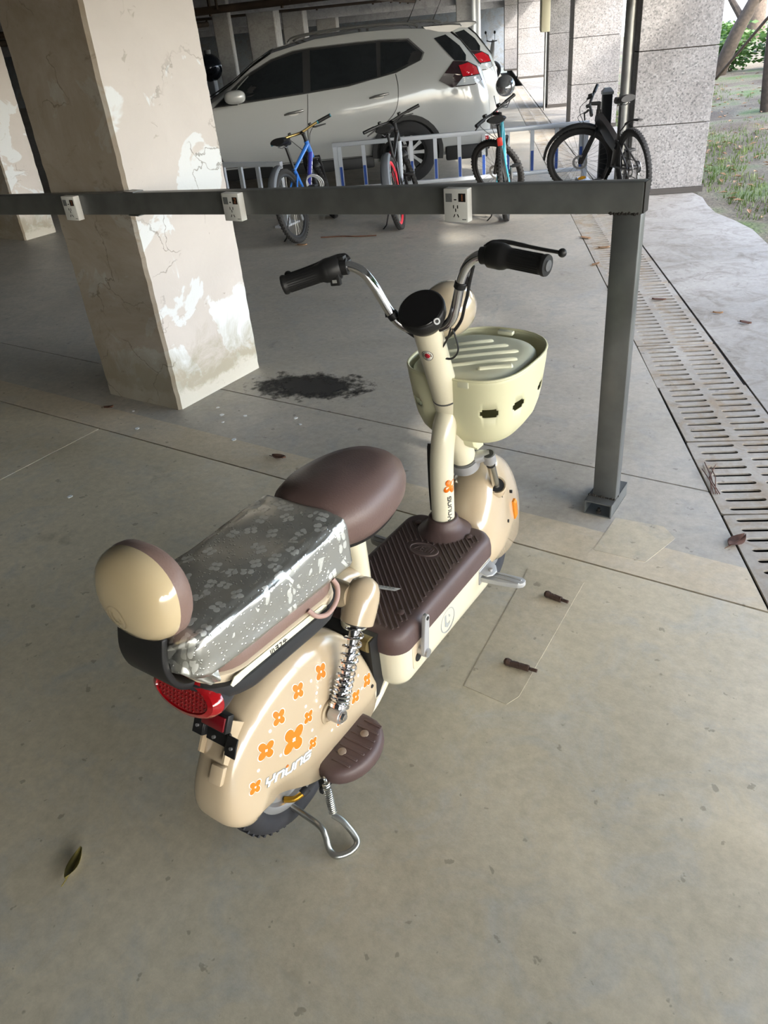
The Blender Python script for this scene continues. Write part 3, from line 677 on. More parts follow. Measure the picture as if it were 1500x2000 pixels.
# ---- shock absorbers
def shock(sx):
    r0 = empty('shock_absorber', (0, 0, 0)); r0.parent = SC
    a, c = V(sx*.112, .160, .292), V(sx*.112, .284, .498); ax = (c-a).normalized()
    b = MB(); b.cyl(a+ax*.02, c, .0135); b.build('damper', CHROME, r0)
    b = MB(); x, y, z = frame(ax); pts = []
    L0 = (c-a).length; turns = 13; N = turns*14
    for i in range(N+1):
        t = i/N; s = t*t*0.55+t*0.45
        h = .030+(L0-.032)*s; an = 2*math.pi*turns*t; pts.append(a+ax*h+(x*math.cos(an)+y*math.sin(an))*.0215)
    b.tube(pts, .0034, 7); b.build('spring', CHROME, r0)
    b = MB(); b.cyl(a+ax*.022, a+ax*.030, .026); b.cyl(c-ax*.004, c+ax*.004, .024); b.build('spring_seat', CHROME, r0)
    b = MB(); b.cyl(a+V(-.016, 0, 0), a+V(.016, 0, 0), .020, n=24); b.box(a+ax*.012, (.026, .024, .02)); b.build('eye', SILV, r0, bevel=.001, bseg=1)
    b = MB(); b.cyl(a+V(sx*.016, 0, 0), a+V(sx*.020, 0, 0), .015); b.cyl(a+V(sx*.018, 0, 0), a+V(sx*.026, 0, 0), .0085, n=6); b.build('bolt', CHROME, r0, smooth=False)
    b = MB(); d2 = ax; rings = []
    x, y, z = frame(d2); base = c-d2*.006
    for rr, h in ((.034, 0), (.0415, .002), (.043, .03), (.043, .065), (.040, .085), (.031, .103), (.016, .113), (.001, .116)):
        rings.append([base+d2*h+(x*math.cos(2*math.pi*i/28)+y*math.sin(2*math.pi*i/28))*rr for i in range(28)])
    b.loft(rings); b.build('shock_cap', BEIGE, SC)
    b = MB(); b.cyl(c-d2*.01, c+d2*.004, .030); b.build('shock_washer', BLACK, r0)
    b = MB(); b.tube([(sx*.095, .298, .555), (sx*.06, .30, .548), (0, .31, .54)], [.030, .034, .032], 16); b.build('frame_strut', BEIGE, SC)
shock(1); shock(-1)
# scooped recess around the lower mount
b = MB(); b.lathe([(.034, -.006), (.034, .004), (.026, .004), (.026, -.006)], (0.089, .160, .292), (1, 0, 0), 28, ring=True); b.build('mount_ring', BEIGE, SC)
# ---- rear foot rests
def footrest(sx):
    r0 = empty('rear_footrest', (0, 0, 0)); r0.parent = SC
    def D(off, z):
        pts = [(sx*.078, .292-off), (sx*.105, .292-off)]
        for i in range(0, 13):
            a = math.radians(80-160*i/12); pts.append((sx*(.118+(.075-off)*math.cos(a)), .185+(.105-off)*math.sin(a)))
        pts += [(sx*.100, .080+off), (sx*.078, .088+off)]
        return [(x, y, z) for x, y in pts]
    b = MB(); b.loft([D(.014, .120), D(.003, .128), D(0, .140), D(.002, .158), D(.010, .168), D(.020, .170)]); b.build('rest_pad', BROWN, r0, ang=50)
    for i in range(7):
        y = .115+.024*i; b = MB(); b.box((sx*.135, y+.006, .170), (.085-abs(i-3)*.010, .007, .004), None); b.build('rib', BROWN, r0, bevel=.0015, bseg=1)
    for y, x in ((.150, .118), (.225, .135)):
        b = MB(); b.lathe([(.011, 0), (.011, .004), (.008, .0055), (0, .006)], (sx*x, y, .1695), (0, 0, 1), 18); b.build('screw_cap', mat('screw_tan', srgb(140, 124, 108), .6), r0)
    b = MB(); b.box((sx*.075, .185, .142), (.05, .05, .016)); b.build('rest_arm', BLACK, r0)
footrest(1); footrest(-1)
# ---- centre stand
def rod(pts, r, name, m, parent, n=12, k=6): b = MB(); b.tube(smoothpts(pts, k), r, n); return b.build(name, m, parent)
cs = empty('centre_stand', (0, 0, 0)); cs.parent = SC
rod([(-.075, .060, .105), (-.06, .025, .068), (.0, .020, .062), (.080, .014, .060), (.138, .008, .056), (.158, .000, .040), (.176, -.012, .016), (.198, -.012, .0095), (.220, .016, .0095), (.218, .044, .015), (.180, .050, .050), (.150, .046, .066)], .0082, 'stand_loop', mat('zinc', srgb(176, 176, 170), .28, .9, noise=.15, nscale=20), cs, k=7)
rod([(-.078, .055, .12), (-.100, .040, .06), (-.150, .020, .012), (-.185, .0, .0095), (-.195, .03, .0095), (-.150, .050, .03), (-.11, .055, .085)], .0082, 'stand_loop', MATS['zinc'], cs, k=6)
b = MB(); a, c = V(.128, .064, .150), V(.150, .048, .070); ax = (c-a); x, y, z = frame(ax); pts = [a+ax*(i/260)+(x*math.cos(2*math.pi*16*i/260)+y*math.sin(2*math.pi*16*i/260))*.0085 for i in range(261)]; b.tube(pts, .0021, 6); b.build('stand_spring', MATS['zinc'], cs)
for hp_, ha_, hr_ in ((a-ax*.12, (0.4, 1, 0), .0075), (c+ax*.05, (1, 0.2, 0), .0065)): b = MB(); b.torus(hp_, ha_, hr_, .002, 20, 8); b.build('spring_hook', MATS['zinc'], cs)
b = MB(); b.box((.085, .105, .105), (.012, .040, .075)); b.box((-.085, .105, .105), (.012, .040, .075)); b.cyl((-.10, .10, .115), (.105, .10, .115), .010); b.box((.105, .088, .105), (.012, .05, .018)); b.box((-.105, .088, .105), (.012, .05, .018)); b.build('stand_bracket', BLACK, cs, bevel=.003)
b = MB(); b.box((.074, .22, .165), (.008, .20, .028)); b.box((-.074, .22, .165), (.008, .20, .028)); b.cyl((-.080, .05, .192), (.080, .05, .192), .012); b.box((.074, .09, .178), (.008, .10, .022)); b.box((-.074, .09, .178), (.008, .10, .022)); b.build('swing_arm', BLACK, SC, bevel=.003)
# ---- chain glimpsed between fender and deck
ch = MB()
for i in range(16):
    t = i/15; p = V(.045, .335+.05*math.sin(t*3.0), .330-.20*t); ch.cyl(p+V(-.006, 0, 0), p+V(.006, 0, 0), .0075, n=10)
ch.build('chain', mat('chain_dark', srgb(36, 34, 32), .4, .7), SC)
b = MB(); b.cyl((.03, .368, .335), (.075, .368, .335), .022); b.build('chain_guide', mat('brass_dull', srgb(120, 104, 66), .5, .5), SC)
rod([(.06, .30, .10), (.07, .36, .125), (.08, .42, .18)], .012, 'frame_strut', CREAM, SC)
b = MB(); b.box((0, .385, .25), (.16, .05, .20)); b.build('deck_bulkhead', BLACK, SC)
# ---- deck
def deck_ring(inset, z, yr=.392, yf=.962, w=.152, r=.055, n=8, narrow=0.0):
    pts = rrect(2*(w-inset), (yf-yr)-2*inset, max(.012, r-inset*.6), n, 0, (yr+yf)/2)
    return [(x*(1-narrow*max(0, (y-.80)/.16)), y, z) for x, y in pts]
b = MB(); b.loft([deck_ring(.006, .288), deck_ring(.0, .292), deck_ring(.0, .318), deck_ring(.003, .338), deck_ring(.009, .351), deck_ring(.018, .358), deck_ring(.026, .3595)]); b.build('deck_cover', BROWN, SC, ang=50)
b = MB(); b.loft([deck_ring(.034, .158), deck_ring(.018, .166), deck_ring(.009, .182), deck_ring(.006, .205), deck_ring(.004, .289)]); o = b.build('battery_case', CREAM, SC, ang=50)
# diagonal ribs
rb_n = 0
for i in range(-22, 24):
    # rib line: x = i*p + s*(y-ym)
    p_, sl, ym = .0205, -1.0, .66
    pts = []
    for t in range(41):
        y = .425+(.905-.425)*t/40; x = i*p_+sl*(y-ym)
        inside = abs(x) < .128 and not ((abs(x) > .098 and (y < .445 or y > .885)) and (abs(x)-.098)**2+((.445-y) if y < .445 else (y-.885))**2 > .03**2)
        if inside and ((x-.0)/.052)**2+((y-.772)/.034)**2 > 1 and (x**2+(y-.905)**2) > .074**2: pts.append((x, y))
        else:
            if len(pts) > 1:
                b = MB(); b.tube([(pts[0][0], pts[0][1], .3598), (pts[-1][0], pts[-1][1], .3598)], .0030, 6, flat=1.0); b.build('rib', BROWNR, SC); rb_n += 1
            pts = []
    if len(pts) > 1:
        b = MB(); b.tube([(pts[0][0], pts[0][1], .3598), (pts[-1][0], pts[-1][1], .3598)], .0030, 6); b.build('rib', BROWNR, SC); rb_n += 1
# oval emblem
b = MB(); b.loft([[(w*math.cos(2*math.pi*i/40), .772+h*math.sin(2*math.pi*i/40), z) for i in range(40)] for w, h, z in ((.050, .032, .358), (.049, .031, .3632), (.044, .027, .3635), (.043, .026, .3622))]); em = b.build('deck_emblem', BROWNR, SC)
zt = .3625; s_ = .0115
glyph = [[(-2.9, .9), (-1.6, .9), (-2.9, -.9), (-1.6, -.9)], [(-.2, .9), (-1.1, .9), (-1.1, -.9), (-.2, -.9)], [(-1.1, 0), (-.4, 0)], [(.5, -.9), (.5, .9), (1.5, -.9), (1.5, .9)], [(2.2, .9), (2.2, -.9)]]
strokes([[(a*s_, c*s_) for a, c in g] for g in glyph], .0032, (0.004, .772, zt), (1, 0, 0), (0, 1, 0), .0016).build('emblem_lettering', BROWNR, em, smooth=False)
for x, y in ((.095, .491), (.090, .893), (-.095, .491), (-.090, .893)):
    b = MB(); b.lathe([(.0105, 0), (.0105, .004), (.008, .0055), (0, .006)], (x, y, .3595), (0, 0, 1), 18); b.build('deck_screw', BROWN, SC)
# torn paper label on the deck
b = MB(); q = [(-.050, .540), (.032, .560), (.042, .577), (-.040, .559)]; 
b.loft([[(x, y, .3630) for x, y in q], [(x, y, .3636) for x, y in q]]); st = b.build('paper_label', mat('paper', srgb(206, 204, 198), .8, noise=.25, nscale=60), SC, smooth=False)
scr = []
for i in range(5):
    o_ = i*1.25; scr += [[(o_, 0), (o_+.5, 1)], [(o_+.1, .9), (o_+.9, .7)], [(o_+.7, .1), (o_+.6, .9)], [(o_+.2, .35), (o_+.85, .3)]]
strokes([[(a*.0085, c*.009) for a, c in s] for s in scr], .0015, (-.022, .5535, .3637), V(.97, .237, 0), V(-.30, .95, 0), .0003).build('label_print', GREYPR, st, smooth=False)
# round logo on the case side
LX = .1466
lg = MB(); lg.lathe([(.040, -.001), (.040, .0012), (.0365, .0012), (.0365, -.001)], (LX, .648, .236), (1, 0, 0), 48, ring=True); lo = lg.build('case_logo', GREYPR, SC)
cl = [(-.017, .026), (-.008, .026), (-.008, -.002), (.002, -.013), (.012, -.010), (.010, -.020), (-.004, -.025), (-.017, -.013)]
cl2 = [(.004, .020), (.014, .012), (.015, .004), (.008, .006)]
b = MB()
for poly in (cl, cl2): b.loft([[(LX+h, .648+y, .236+z) for y, z in poly] for h in (-.001, .0012)])
b.build('logo_stroke', GREYPR, lo, smooth=False)
# crank arm on the right side
ck = empty('crank', (0, 0, 0)); ck.parent = SC
b = MB(); A_, B_ = V(.166, .503, .362), V(.166, .488, .252); x, y, z = frame(B_-A_, (1, 0, 0)); out = []
for i in range(13): a = math.pi*i/12; out.append(A_-z*.011*math.sin(a)+y.cross(z)*0+x*.011*math.cos(a))
for i in range(13): a = math.pi*i/12; out.append(B_+z*.014*math.sin(a)-x*.014*math.cos(a))
b.loft([[p+V(h, 0, 0) for p in out] for h in (-.006, .006)]); b.build('crank_arm', GREYP, ck, bevel=.002)
b = MB(); b.cyl(B_+V(-.02, 0, 0), B_+V(.012, 0, 0), .013); b.build('crank_bolt', SILV, ck)
b = MB(); b.cyl(A_+V(.004, 0, 0), A_+V(.0075, 0, 0), .006); b.build('pedal_hole', BLACK, ck)
b = MB(); b.prism(rrect(.07, .095, .02, 5), (.1455, .488, .245), (0, 1, 0), (0, 0, 1), .0028); b.build('crank_cover', mat('cover_tan', srgb(204, 186, 160), .4), SC, smooth=False)
b = MB(); b.cyl((.146, .480, .235), (.150, .480, .235), .015); b.build('axle_hole', BLACK, ck)
# folding front peg, both sides
def peg(sx):
    r0 = empty('folding_peg', (0, 0, 0)); r0.parent = SC
    pr = [(.0, -.022), (.055, -.024), (.115, -.019), (.128, -.010), (.130, .0), (.128, .010), (.115, .019), (.055, .024), (.0, .022)]
    b = MB(); b.loft([[(sx*(.150+a), .868+c+a*.16, z) for a, c in pr] for z in (.238, .256)]); b.build('peg_body', GREYP, r0, bevel=.004)
    for c in (-.009, .009):
        b = MB(); b.box((sx*.225, .880+c, .2565), (.085, .005, .004)); b.build('peg_groove', SILV, r0, bevel=.001, bseg=1)
    pl = [(.0, -.030), (.0, .045), (.028, .035), (.042, .015), (.040, -.010), (.028, -.026)]
    b = MB(); b.loft([[(sx*(.146+a), .872+c, z-.25*a) for a, c in pl] for z in (.272, .278)]); b.box((sx*.1475, .880, .255), (.006, .075, .055)); b.build('peg_hinge', GREYP, r0, bevel=.002)
    b = MB(); b.cyl((sx*.172, .874, .268), (sx*.172, .874, .279), .006, n=12); b.build('hinge_pin', SILV, r0)
peg(1); peg(-1)
# ---- frame column, boot, head tube
b = MB(); b.lathe([(.088, -.002), (.078, .006), (.064, .014), (.053, .026), (.047, .040), (.046, .050), (.041, .0525), (.036, .050)], (0, .897, .358), (0, 0, 1), 44); b.build('column_boot', BROWN, SC, ang=60)
b = MB(); b.tube(smoothpts([(0, .897, .33), (0, .898, .45), (0, .902, .57), (0, .915, .65), (0, .936, .71), (0, .962, .76)], 4), [.0355]*16+[.035, .034, .032, .030, .027], 28); b.build('down_tube', CREAM, SC)
HD = Vector((0, -.166, .451)).normalized()
def hp(z): return V(0, .871-.166*(z-.996)/.451, z)
b = MB(); b.tube([hp(.545), hp(.60), hp(.70), hp(.787)], [.039, .040, .041, .041], 30); b.build('head_tube', CREAM, SC)
b = MB(); b.cyl(hp(.535), hp(.548), .043, n=30); b.cyl(hp(.786), hp(.791), .0405, n=30); b.build('head_ring', mat('ring_grey', srgb(90, 90, 88), .4), SC)
# printing along the down tube: orange flower and letters, wrapped on its right rear face
AT = math.radians(-62)
def on_tube(a, h, r=.0362, c=(0, .8985)): return V(c[0]+r*math.cos(AT+a/r), c[1]+r*math.sin(AT+a/r), h)
def wrap_polys(polys, name, m, parent=None, r=.0362, cz=0):
    b = MB()
    for pl in polys:
        n = len(pl); ca = sum(p[0] for p in pl)/n; ch_ = sum(p[1] for p in pl)/n
        c = b.v(on_tube(ca, ch_, r)); vs_ = [b.v(on_tube(p[0], p[1], r)) for p in pl]
        for i in range(n): b.f([c, vs_[i], vs_[(i+1) % n]])
    return b.build(name, m, parent or SC, solid=0.0004)
def flower(cx, cy, R, rot=0.0, k=40, st=1.0, ang=0.0):
    o = []
    for i in range(k):
        a = 2*math.pi*i/k; r = R*(0.40+0.60*abs(math.cos(2*(a-rot)))**0.8)
        x, y = r*math.cos(a), r*math.sin(a); o.append((cx+x, cy+y*st))
    return o
wrap_polys([flower(.030, .528, .026, .5)], 'column_flower', ORANGE)
LET = {'Y': [[(0, 1), (.0, .55), (.35, .4), (.75, .55), (.75, 1)], [(.37, .42), (.30, 0)]], 'n': [[(0, 0), (0, .62), (.12, .8), (.62, .8), (.75, .66), (.75, 0)]],
       'u': [[(0, .8), (0, .14), (.13, 0), (.62, 0), (.75, .14), (.75, .8)]], 'G': [[(.8, .8), (.12, .8), (0, .66), (0, .14), (.12, 0), (.66, 0), (.78, .14), (.78, .42), (.36, .42)]]}
def word(w, adv=1.08):
    out = []
    for i, c in enumerate(w):
        for s in LET[c]: out.append([(x+i*adv, y) for x, y in s])
    return out
def stroke_polys(segs, wd):
    out = []
    for pl in segs:
        for (a0, b0), (a1, b1) in zip(pl[:-1], pl[1:]):
            dx, dy = a1-a0, b1-b0; l = math.hypot(dx, dy) or 1; ux, uy = dx/l, dy/l; px, py = -uy*wd/2, ux*wd/2; e = wd*.4
            out.append([(a0-ux*e+px, b0-uy*e+py), (a0-ux*e-px, b0-uy*e-py), (a1+ux*e-px, b1+uy*e-py), (a1+ux*e+px, b1+uy*e+py)])
    return out
k = .0142
wrap_polys([[(.030-y*k*1.0, .412+x*k*1.12) for x, y in pl] for pl in stroke_polys(word('YnunG'), .20)], 'column_lettering', DARKP, r=.0363)
# ---- steered front assembly
ST = Matrix.Translation((0, .871, .996)) @ Matrix.Rotation(math.radians(14), 4, HD) @ Matrix.Translation((0, -.871, -.996))
def FM():
    b = MB(); b.M = ST; return b
b = FM(); b.tube([hp(.792), hp(.88), hp(.96), hp(1.022)], .0395, 30); b.build('stem', CREAM, SC)
# stem badge
b = FM(); bc = hp(.962)
def on_stem(a, h, r=.0399):
    x, y, z = V(1, 0, 0), HD.cross(V(1, 0, 0)), HD
    an = -math.pi/2+a/r; back = -y if y.y > 0 else y
    return bc+HD*h+V(1, 0, 0)*(r*math.sin(a/r))+back*(r*math.cos(a/r))
def badge(r1, r0, m, name, r=.0399, par=None):
    b = FM(); n = 36
    o = [b.v(on_stem(-.004+r1*math.cos(2*math.pi*i/n), r1*math.sin(2*math.pi*i/n), r)) for i in range(n)]
    if r0:
        q = [b.v(on_stem(-.004+r0*math.cos(2*math.pi*i/n), r0*math.sin(2*math.pi*i/n), r)) for i in range(n)]
        for i in range(n): b.f([o[i], o[(i+1) % n], q[(i+1) % n], q[i]])
    else:
        c = b.v(on_stem(-.004, 0, r))
        for i in range(n): b.f([o[i], o[(i+1) % n], c])
    return b.build(name, m, par or SC, solid=.0003)
bd = badge(.0165, 0, WHITEP, 'stem_badge', .03985); badge(.0168, .0152, DARKP, 'badge_ring', .0400, bd); badge(.0082, 0, mat('badge_red', srgb(170, 26, 44), .35), 'badge_centre', .0401, bd)
b = FM()
for a in list(range(-10, 200, 22))+[245, 270, 295]:
    t = math.radians(a); p = on_stem(-.004+.0116*math.cos(t), .0116*math.sin(t), .0401); nx = (p-bc-HD*((p-bc).dot(HD))).normalized()
    tx, ty, _ = frame(nx); b.loft([[p+tx*i*.0011+ty*j*.0016+nx*h for i, j in ((-1, -1), (1, -1), (1, 1), (-1, 1))] for h in (-.0002, .0003)])
b.build('badge_lettering', DARKP, bd, smooth=False)
# display disc
DC = hp(1.066); DN = (HD*0.90+V(0, -.30, 0)).normalized()
b = FM(); b.lathe([(.034, -.042), (.052, -.030), (.061, -.012), (.0635, .006), (.0625, .014), (.059, .017)], DC, DN, 44, cap=True); b.build('display_housing', BLACK, SC, ang=50)
b = FM(); b.lathe([(.0595, .0155), (.057, .0185), (.030, .0200), (.0, .0204)], DC, DN, 44); b.build('display_glass', mat('display_black', srgb(20, 19, 20), .22), SC)
dx, dy, dz = frame(DN)
kp = DC+V(.045, -.036, -.014)
b = FM(); b.cyl(kp, kp+V(.10, -.16, .06).normalized()*.014, .0085); b.build('key_lock', SILV, SC)
b = FM(); b.cyl(kp+V(.10, -.16, .06).normalized()*.0142, kp+V(.10, -.16, .06).normalized()*.0150, .0045); b.build('key_slot', BLACK, SC)
# handlebar
hb = []
for sx in (-1, 1):
    pass
half = [(0, .862, 1.018), (.040, .860, 1.020), (.072, .852, 1.040), (.094, .842, 1.085), (.116, .832, 1.145), (.140, .826, 1.186), (.172, .821, 1.204), (.205, .815, 1.204), (.26, .795, 1.196), (.345, .764, 1.182)]
full = [(-x, y, z) for x, y, z in reversed(half[1:])]+half
b = FM(); b.tube(smoothpts(full, 5), .0128, 18); b.build('handlebar', CHROME, SC)
def bar_at(x):
    for (x0, y0, z0), (x1, y1, z1) in zip(half[:-1], half[1:]):
        if x0 <= x <= x1: t = (x-x0)/(x1-x0); return V(x, y0+(y1-y0)*t, z0+(z1-z0)*t)
    return V(*half[-1])
def grips(sx):
    mx = lambda p: V(sx*p[0], p[1], p[2])
    p0, p1 = bar_at(.232), bar_at(.345)+V(.010, -.004, -.002); d = (p1-p0).normalized()
    r0 = empty('grip', (0, 0, 0)); r0.parent = SC
    b = FM(); pr = [(.029, -.014), (.031, -.004), (.029, .006), (.0245, .014), (.0228, .03), (.0225, .06), (.0228, .105), (.0250, .110), (.0255, .114), (.0240, .1185), (.006, .119), (.004, .117), (0, .117)]
    b.lathe(pr, mx(p0), mx(d), 30); b.build('grip_rubber', BLACK, r0)
    bb = FM()
    for i in range(24):
        a = 2*math.pi*i/24; x, y, z = frame(mx(d)); q = x*math.cos(a)+y*math.sin(a)
        bb.tube([mx(p0)+mx(d)*.024+q*.0226, mx(p0)+mx(d)*.103+q*.0226], .0011, 5)
    bb.build('grip_ribs', BLACK, r0)
    # switch housing
    c = bar_at(.214); b = FM(); d2 = (bar_at(.235)-bar_at(.20)).normalized()
    b.lathe([(.026, -.020), (.030, -.015), (.031, .012), (.030, .018)], mx(c), mx(d2), 26, cap=True); b.build('switch_housing', BLACK, r0)
    b = FM(); b.cyl(mx(bar_at(.176)), mx(bar_at(.194)), .0205); b.build('lever_clamp', BLACK, r0)
    # brake lever in front of the grip
    lv = [bar_at(.184)+V(0, .022, .014), bar_at(.200)+V(0, .040, .020), bar_at(.225)+V(0, .058, .020), bar_at(.27)+V(0, .068, .016), bar_at(.31)+V(.005, .074, .012), bar_at(.345)+V(.018, .078, .008)]
    b = FM(); b.tube([mx(p) for p in smoothpts(lv, 4)], [.0105]*5+[.0085]*8+[.0072]*8, 12, flat=.6)
    b.ell(mx(lv[-1]), (.0105, .0105, .0105), 14, 10); b.build('brake_lever', BLACK, r0)
    b = FM(); b.box(mx(bar_at(.186)+V(0, .014, .004)), (.026, .030, .020)); b.build('lever_pivot', BLACK, r0, bevel=.004)
    if sx < 0:
        b = FM(); b.box(mx(bar_at(.205)+V(0, -.018, -.022)), (.028, .016, .036)); b.build('horn_button_box', BLACK, r0, bevel=.003)
        b = FM(); b.box(mx(bar_at(.205)+V(0, -.0265, -.028)), (.012, .002, .008)); b.build('horn_mark', GREYPR, r0, smooth=False)
        b = FM(); b.box(mx(bar_at(.196)+V(0, .004, .022)), (.034, .022, .012)); b.build('light_switch', BLACK, r0, bevel=.003)
grips(1); grips(-1)
# strap clips and cables
for sx, xx in ((1, .112), (-1, .083)):
    p = bar_at(xx); p.x *= sx; q = bar_at(xx+.008); q.x *= sx; ax = (q-p).normalized()
    b = FM(); b.lathe([(.0135, -.009), (.0155, -.007), (.0155, .007), (.0135, .009)], p, ax, 20); b.box(p+V(sx*.016, .004, .010), (.012, .012, .028)); b.build('cable_clip', BLACK, SC)
rods = [[(.150, .835, 1.178), (.136, .838, 1.140), (.125, .842, 1.105), (.112, .850, 1.075), (.095, .862, 1.035), (.06, .885, .995), (.03, .91, .97)],
        [(-.165, .828, 1.196), (-.135, .835, 1.160), (-.108, .843, 1.100), (-.092, .850, 1.055), (-.055, .872, 1.005), (-.03, .90, .97)]]
for pts in rods:
    b = FM(); b.tube(smoothpts(pts, 5), .0045, 8); b.build('brake_cable', BLACK, SC)
b = FM(); b.tube(smoothpts([(.062, .872, 1.012), (.050, .868, .985), (.030, .872, .955), (.032, .880, .930), (.052, .886, .925), (.070, .886, .945), (.072, .880, .975), (.066, .874, 1.01)], 5), .0042, 8, flat=.6); b.build('wire_loop', BLACK, SC)
# round headlamp shell
b = FM(); LC = V(.018, .985, 1.026)
b.lathe([(.0, -.064), (.028, -.060), (.051, -.047), (.067, -.026), (.074, 0), (.076, .030), (.074, .052), (.071, .056)], LC, V(0, 1, -.12), 44); b.build('headlamp_shell', mat('lamp_beige', srgb(196, 181, 156), .15, coat=1.0), SC)
b = FM(); b.lathe([(.071, .054), (.056, .066), (.0, .072)], LC, V(0, 1, -.12), 44); b.build('headlamp_lens', mat('lamp_glass', srgb(220, 224, 226), .05, coat=1.0), SC)
b = FM(); b.cyl(hp(.985)+V(0, .02, 0), LC+V(0, -.03, -.02), .018); b.build('headlamp_arm', BEIGE, SC)
# fork crown and legs
ALU = mat('cast_alloy', srgb(178, 178, 180), .38, .55)
b = FM(); cr = hp(.528)
for sx in (-1, 1):
    pts = [cr, cr+V(sx*.030, .002, .010), cr+V(sx*.058, .008, .016), cr+V(sx*.078, .014, .016)]
    b.tube([pts[0], pts[1], pts[2], pts[3]], [.030, .025, .023, .022], 14, flat=.8)
    b.cyl(cr+V(sx*.078, .014, -.006), cr+V(sx*.078, .014, -.006)+HD*.034, .0205)
b.cyl(cr-HD*.020, cr+HD*.014, .046, n=30); b.build('fork_crown', ALU, SC, ang=45)
for sx in (-1, 1):
    t0 = cr+V(sx*.078, .014, -.006)
    b = FM(); b.cyl(t0+HD*.033, t0+HD*.037, .0165); b.build('crown_cap', CHARC, SC)
    b = FM(); b.cyl(t0, t0-HD*.30, .0135); b.build('fork_leg', mat('fork_chrome', srgb(176, 172, 160), .14, .95), SC)
    b = FM(); b.cyl(t0-HD*.012, t0-HD*.018, .0145); b.build('leg_ring', BLACK, SC)
# front wheel and fender
FA = V(0, 1.185, .187)
wheel(FA, (1, 0, 0), .187, .036, SC, ST)
front_st = [((.990, .120), (1.020, .160), .045), ((.960, .180), (1.030, .165), .066), ((.948, .270), (1.050, .165), .083), ((.962, .345), (1.080, .165), .094), ((1.005, .410), (1.110, .162), .100), ((1.075, .457), (1.145, .158), .103), ((1.160, .474), (1.180, .155), .104),
            ((1.245, .456), (1.215, .150), .104), ((1.320, .408), (1.245, .148), .103), ((1.372, .335), (1.262, .148), .100), ((1.398, .265), (1.275, .152), .095), ((1.402, .20), (1.285, .160), .085), ((1.392, .165), (1.290, .162), .07)]
ff = cowl('front_fender', front_st, .70, BEIGE, SC, ST)
# leg sockets, amber reflector, small holes
for sx in (-1, 1):
    t0 = cr+V(sx*.078, .014, -.006)-HD*.115
    b = FM(); b.lathe([(.0, -.004), (.026, -.004), (.027, .002), (.031, .004), (.034, .0), (.034, -.03)], t0, HD+V(sx*.35, -.25, 0), 30); b.build('leg_socket', BEIGE, SC)
    b = FM(); b.lathe([(.0255, .0042), (.0, .0042)], t0, HD+V(sx*.35, -.25, 0), 30); b.build('socket_hole', BLACK, SC)
    b = FM(); pr = [(-.012, -.034), (.012, -.034), (.015, 0), (.012, .034), (-.012, .034), (-.015, 0)]
    b.loft([[(sx*(.100+h), 1.205+a*s, .262+c*s) for a, c in pr] for h, s in ((-.01, 1), (.008, 1), (.013, .75))]); b.build('side_reflector', AMBER, SC, ang=30)
    for y_, z_ in ((1.120, .265), (1.195, .335)):
        b = FM(); b.cyl((sx*.095, y_, z_), (sx*.1045, y_, z_), .0055, n=12); b.build('fender_screw', BLACK, SC)
# ---- basket on the head tube
BC = V(.016, 1.125, 0)
def bas(wx, yr, yf, z, n=72, tilt=0.0):
    o = []
    for i in range(n):
        a = 2*math.pi*i/n; c, s = math.cos(a), math.sin(a)
        ex, ey = (.62, .62) if s < 0 else (.80, .80)
        y = ((yf) if s > 0 else (-yr))*abs(s)**ey; x = wx*math.copysign(abs(c)**ex, c)
        o.append((BC.x+x, BC.y+y, z+tilt*(y)))
    return o
levels = [(.180, .205, .215, .858), (.180, .205, .215, .846), (.178, .202, .212, .820), (.175, .198, .207, .795), (.172, .195, .203, .770), (.169, .190, .199, .742), (.162, .182, .190, .705), (.151, .168, .176, .670), (.132, .148, .154, .642), (.104, .118, .122, .625), (.06, .07, .07, .617), (.01, .01, .01, .615)]
n = 144
lv = []
for i, q in enumerate(levels):
    lv.append((q, 0))
    if i == 4:
        nx = levels[5]
        for t, tg in ((.22, 1), (.78, 2)): lv.append((tuple(q[k]+(nx[k]-q[k])*t for k in range(4)), tg))
b = MB(); rings = [bas(q[0], q[1], q[2], q[3], n) for q, _ in lv]
RV = [[b.v(p) for p in r] for r in rings]
for i in range(len(RV)-1):
    row = {4: 1, 5: 2, 6: 1}.get(i, 0); mg = {1: 2.5, 2: 0}.get(row, 0)
    for j in range(n):
        deg = 360*(j+.5)/n
        if row and any(lo+mg < deg < hi-mg for lo, hi in ((292, 314), (334, 353), (7, 26), (45, 65), (80, 100), (118, 138), (154, 173), (187, 206), (226, 248))): continue
        k2 = (j+1) % n; b.f([RV[i][j], RV[i][k2], RV[i+1][k2], RV[i+1][j]])
b.f(RV[-1]); b.build('basket', CREAMP, SC, ang=60, solid=.004)
b = MB(); rim = bas(.1805, .2055, .2155, .858); b.tube(rim, .0042, 8, loop=True); b.build('basket_rim', CREAMP, SC)
lid = [bas(.152, .196, .150, .836), bas(.160, .203, .157, .842), bas(.160, .203, .157, .849), bas(.152, .192, .148, .858), bas(.12, .15, .12, .862), bas(.01, .01, .01, .864)]
b = MB(); b.loft(lid); b.build('basket_lid', mat('lid_cream', srgb(206, 205, 180), .4), SC, ang=50)
for k_, (cx, cy, ln) in enumerate(((-.050, 1.18, .12), (-.020, 1.14, .19), (.015, 1.10, .22), (.045, 1.05, .20), (.095, 1.03, .10))):
    dv = V(.80, .60, 0); c0 = V(cx+.02, cy, .861)
    b = MB(); b.tube([c0-dv*ln/2, c0-dv*ln/2*.9, c0+dv*ln/2*.9, c0+dv*ln/2], [.005, .0095, .0095, .005], 10, flat=1.0); b.build('lid_ridge', MATS['lid_cream'], SC)
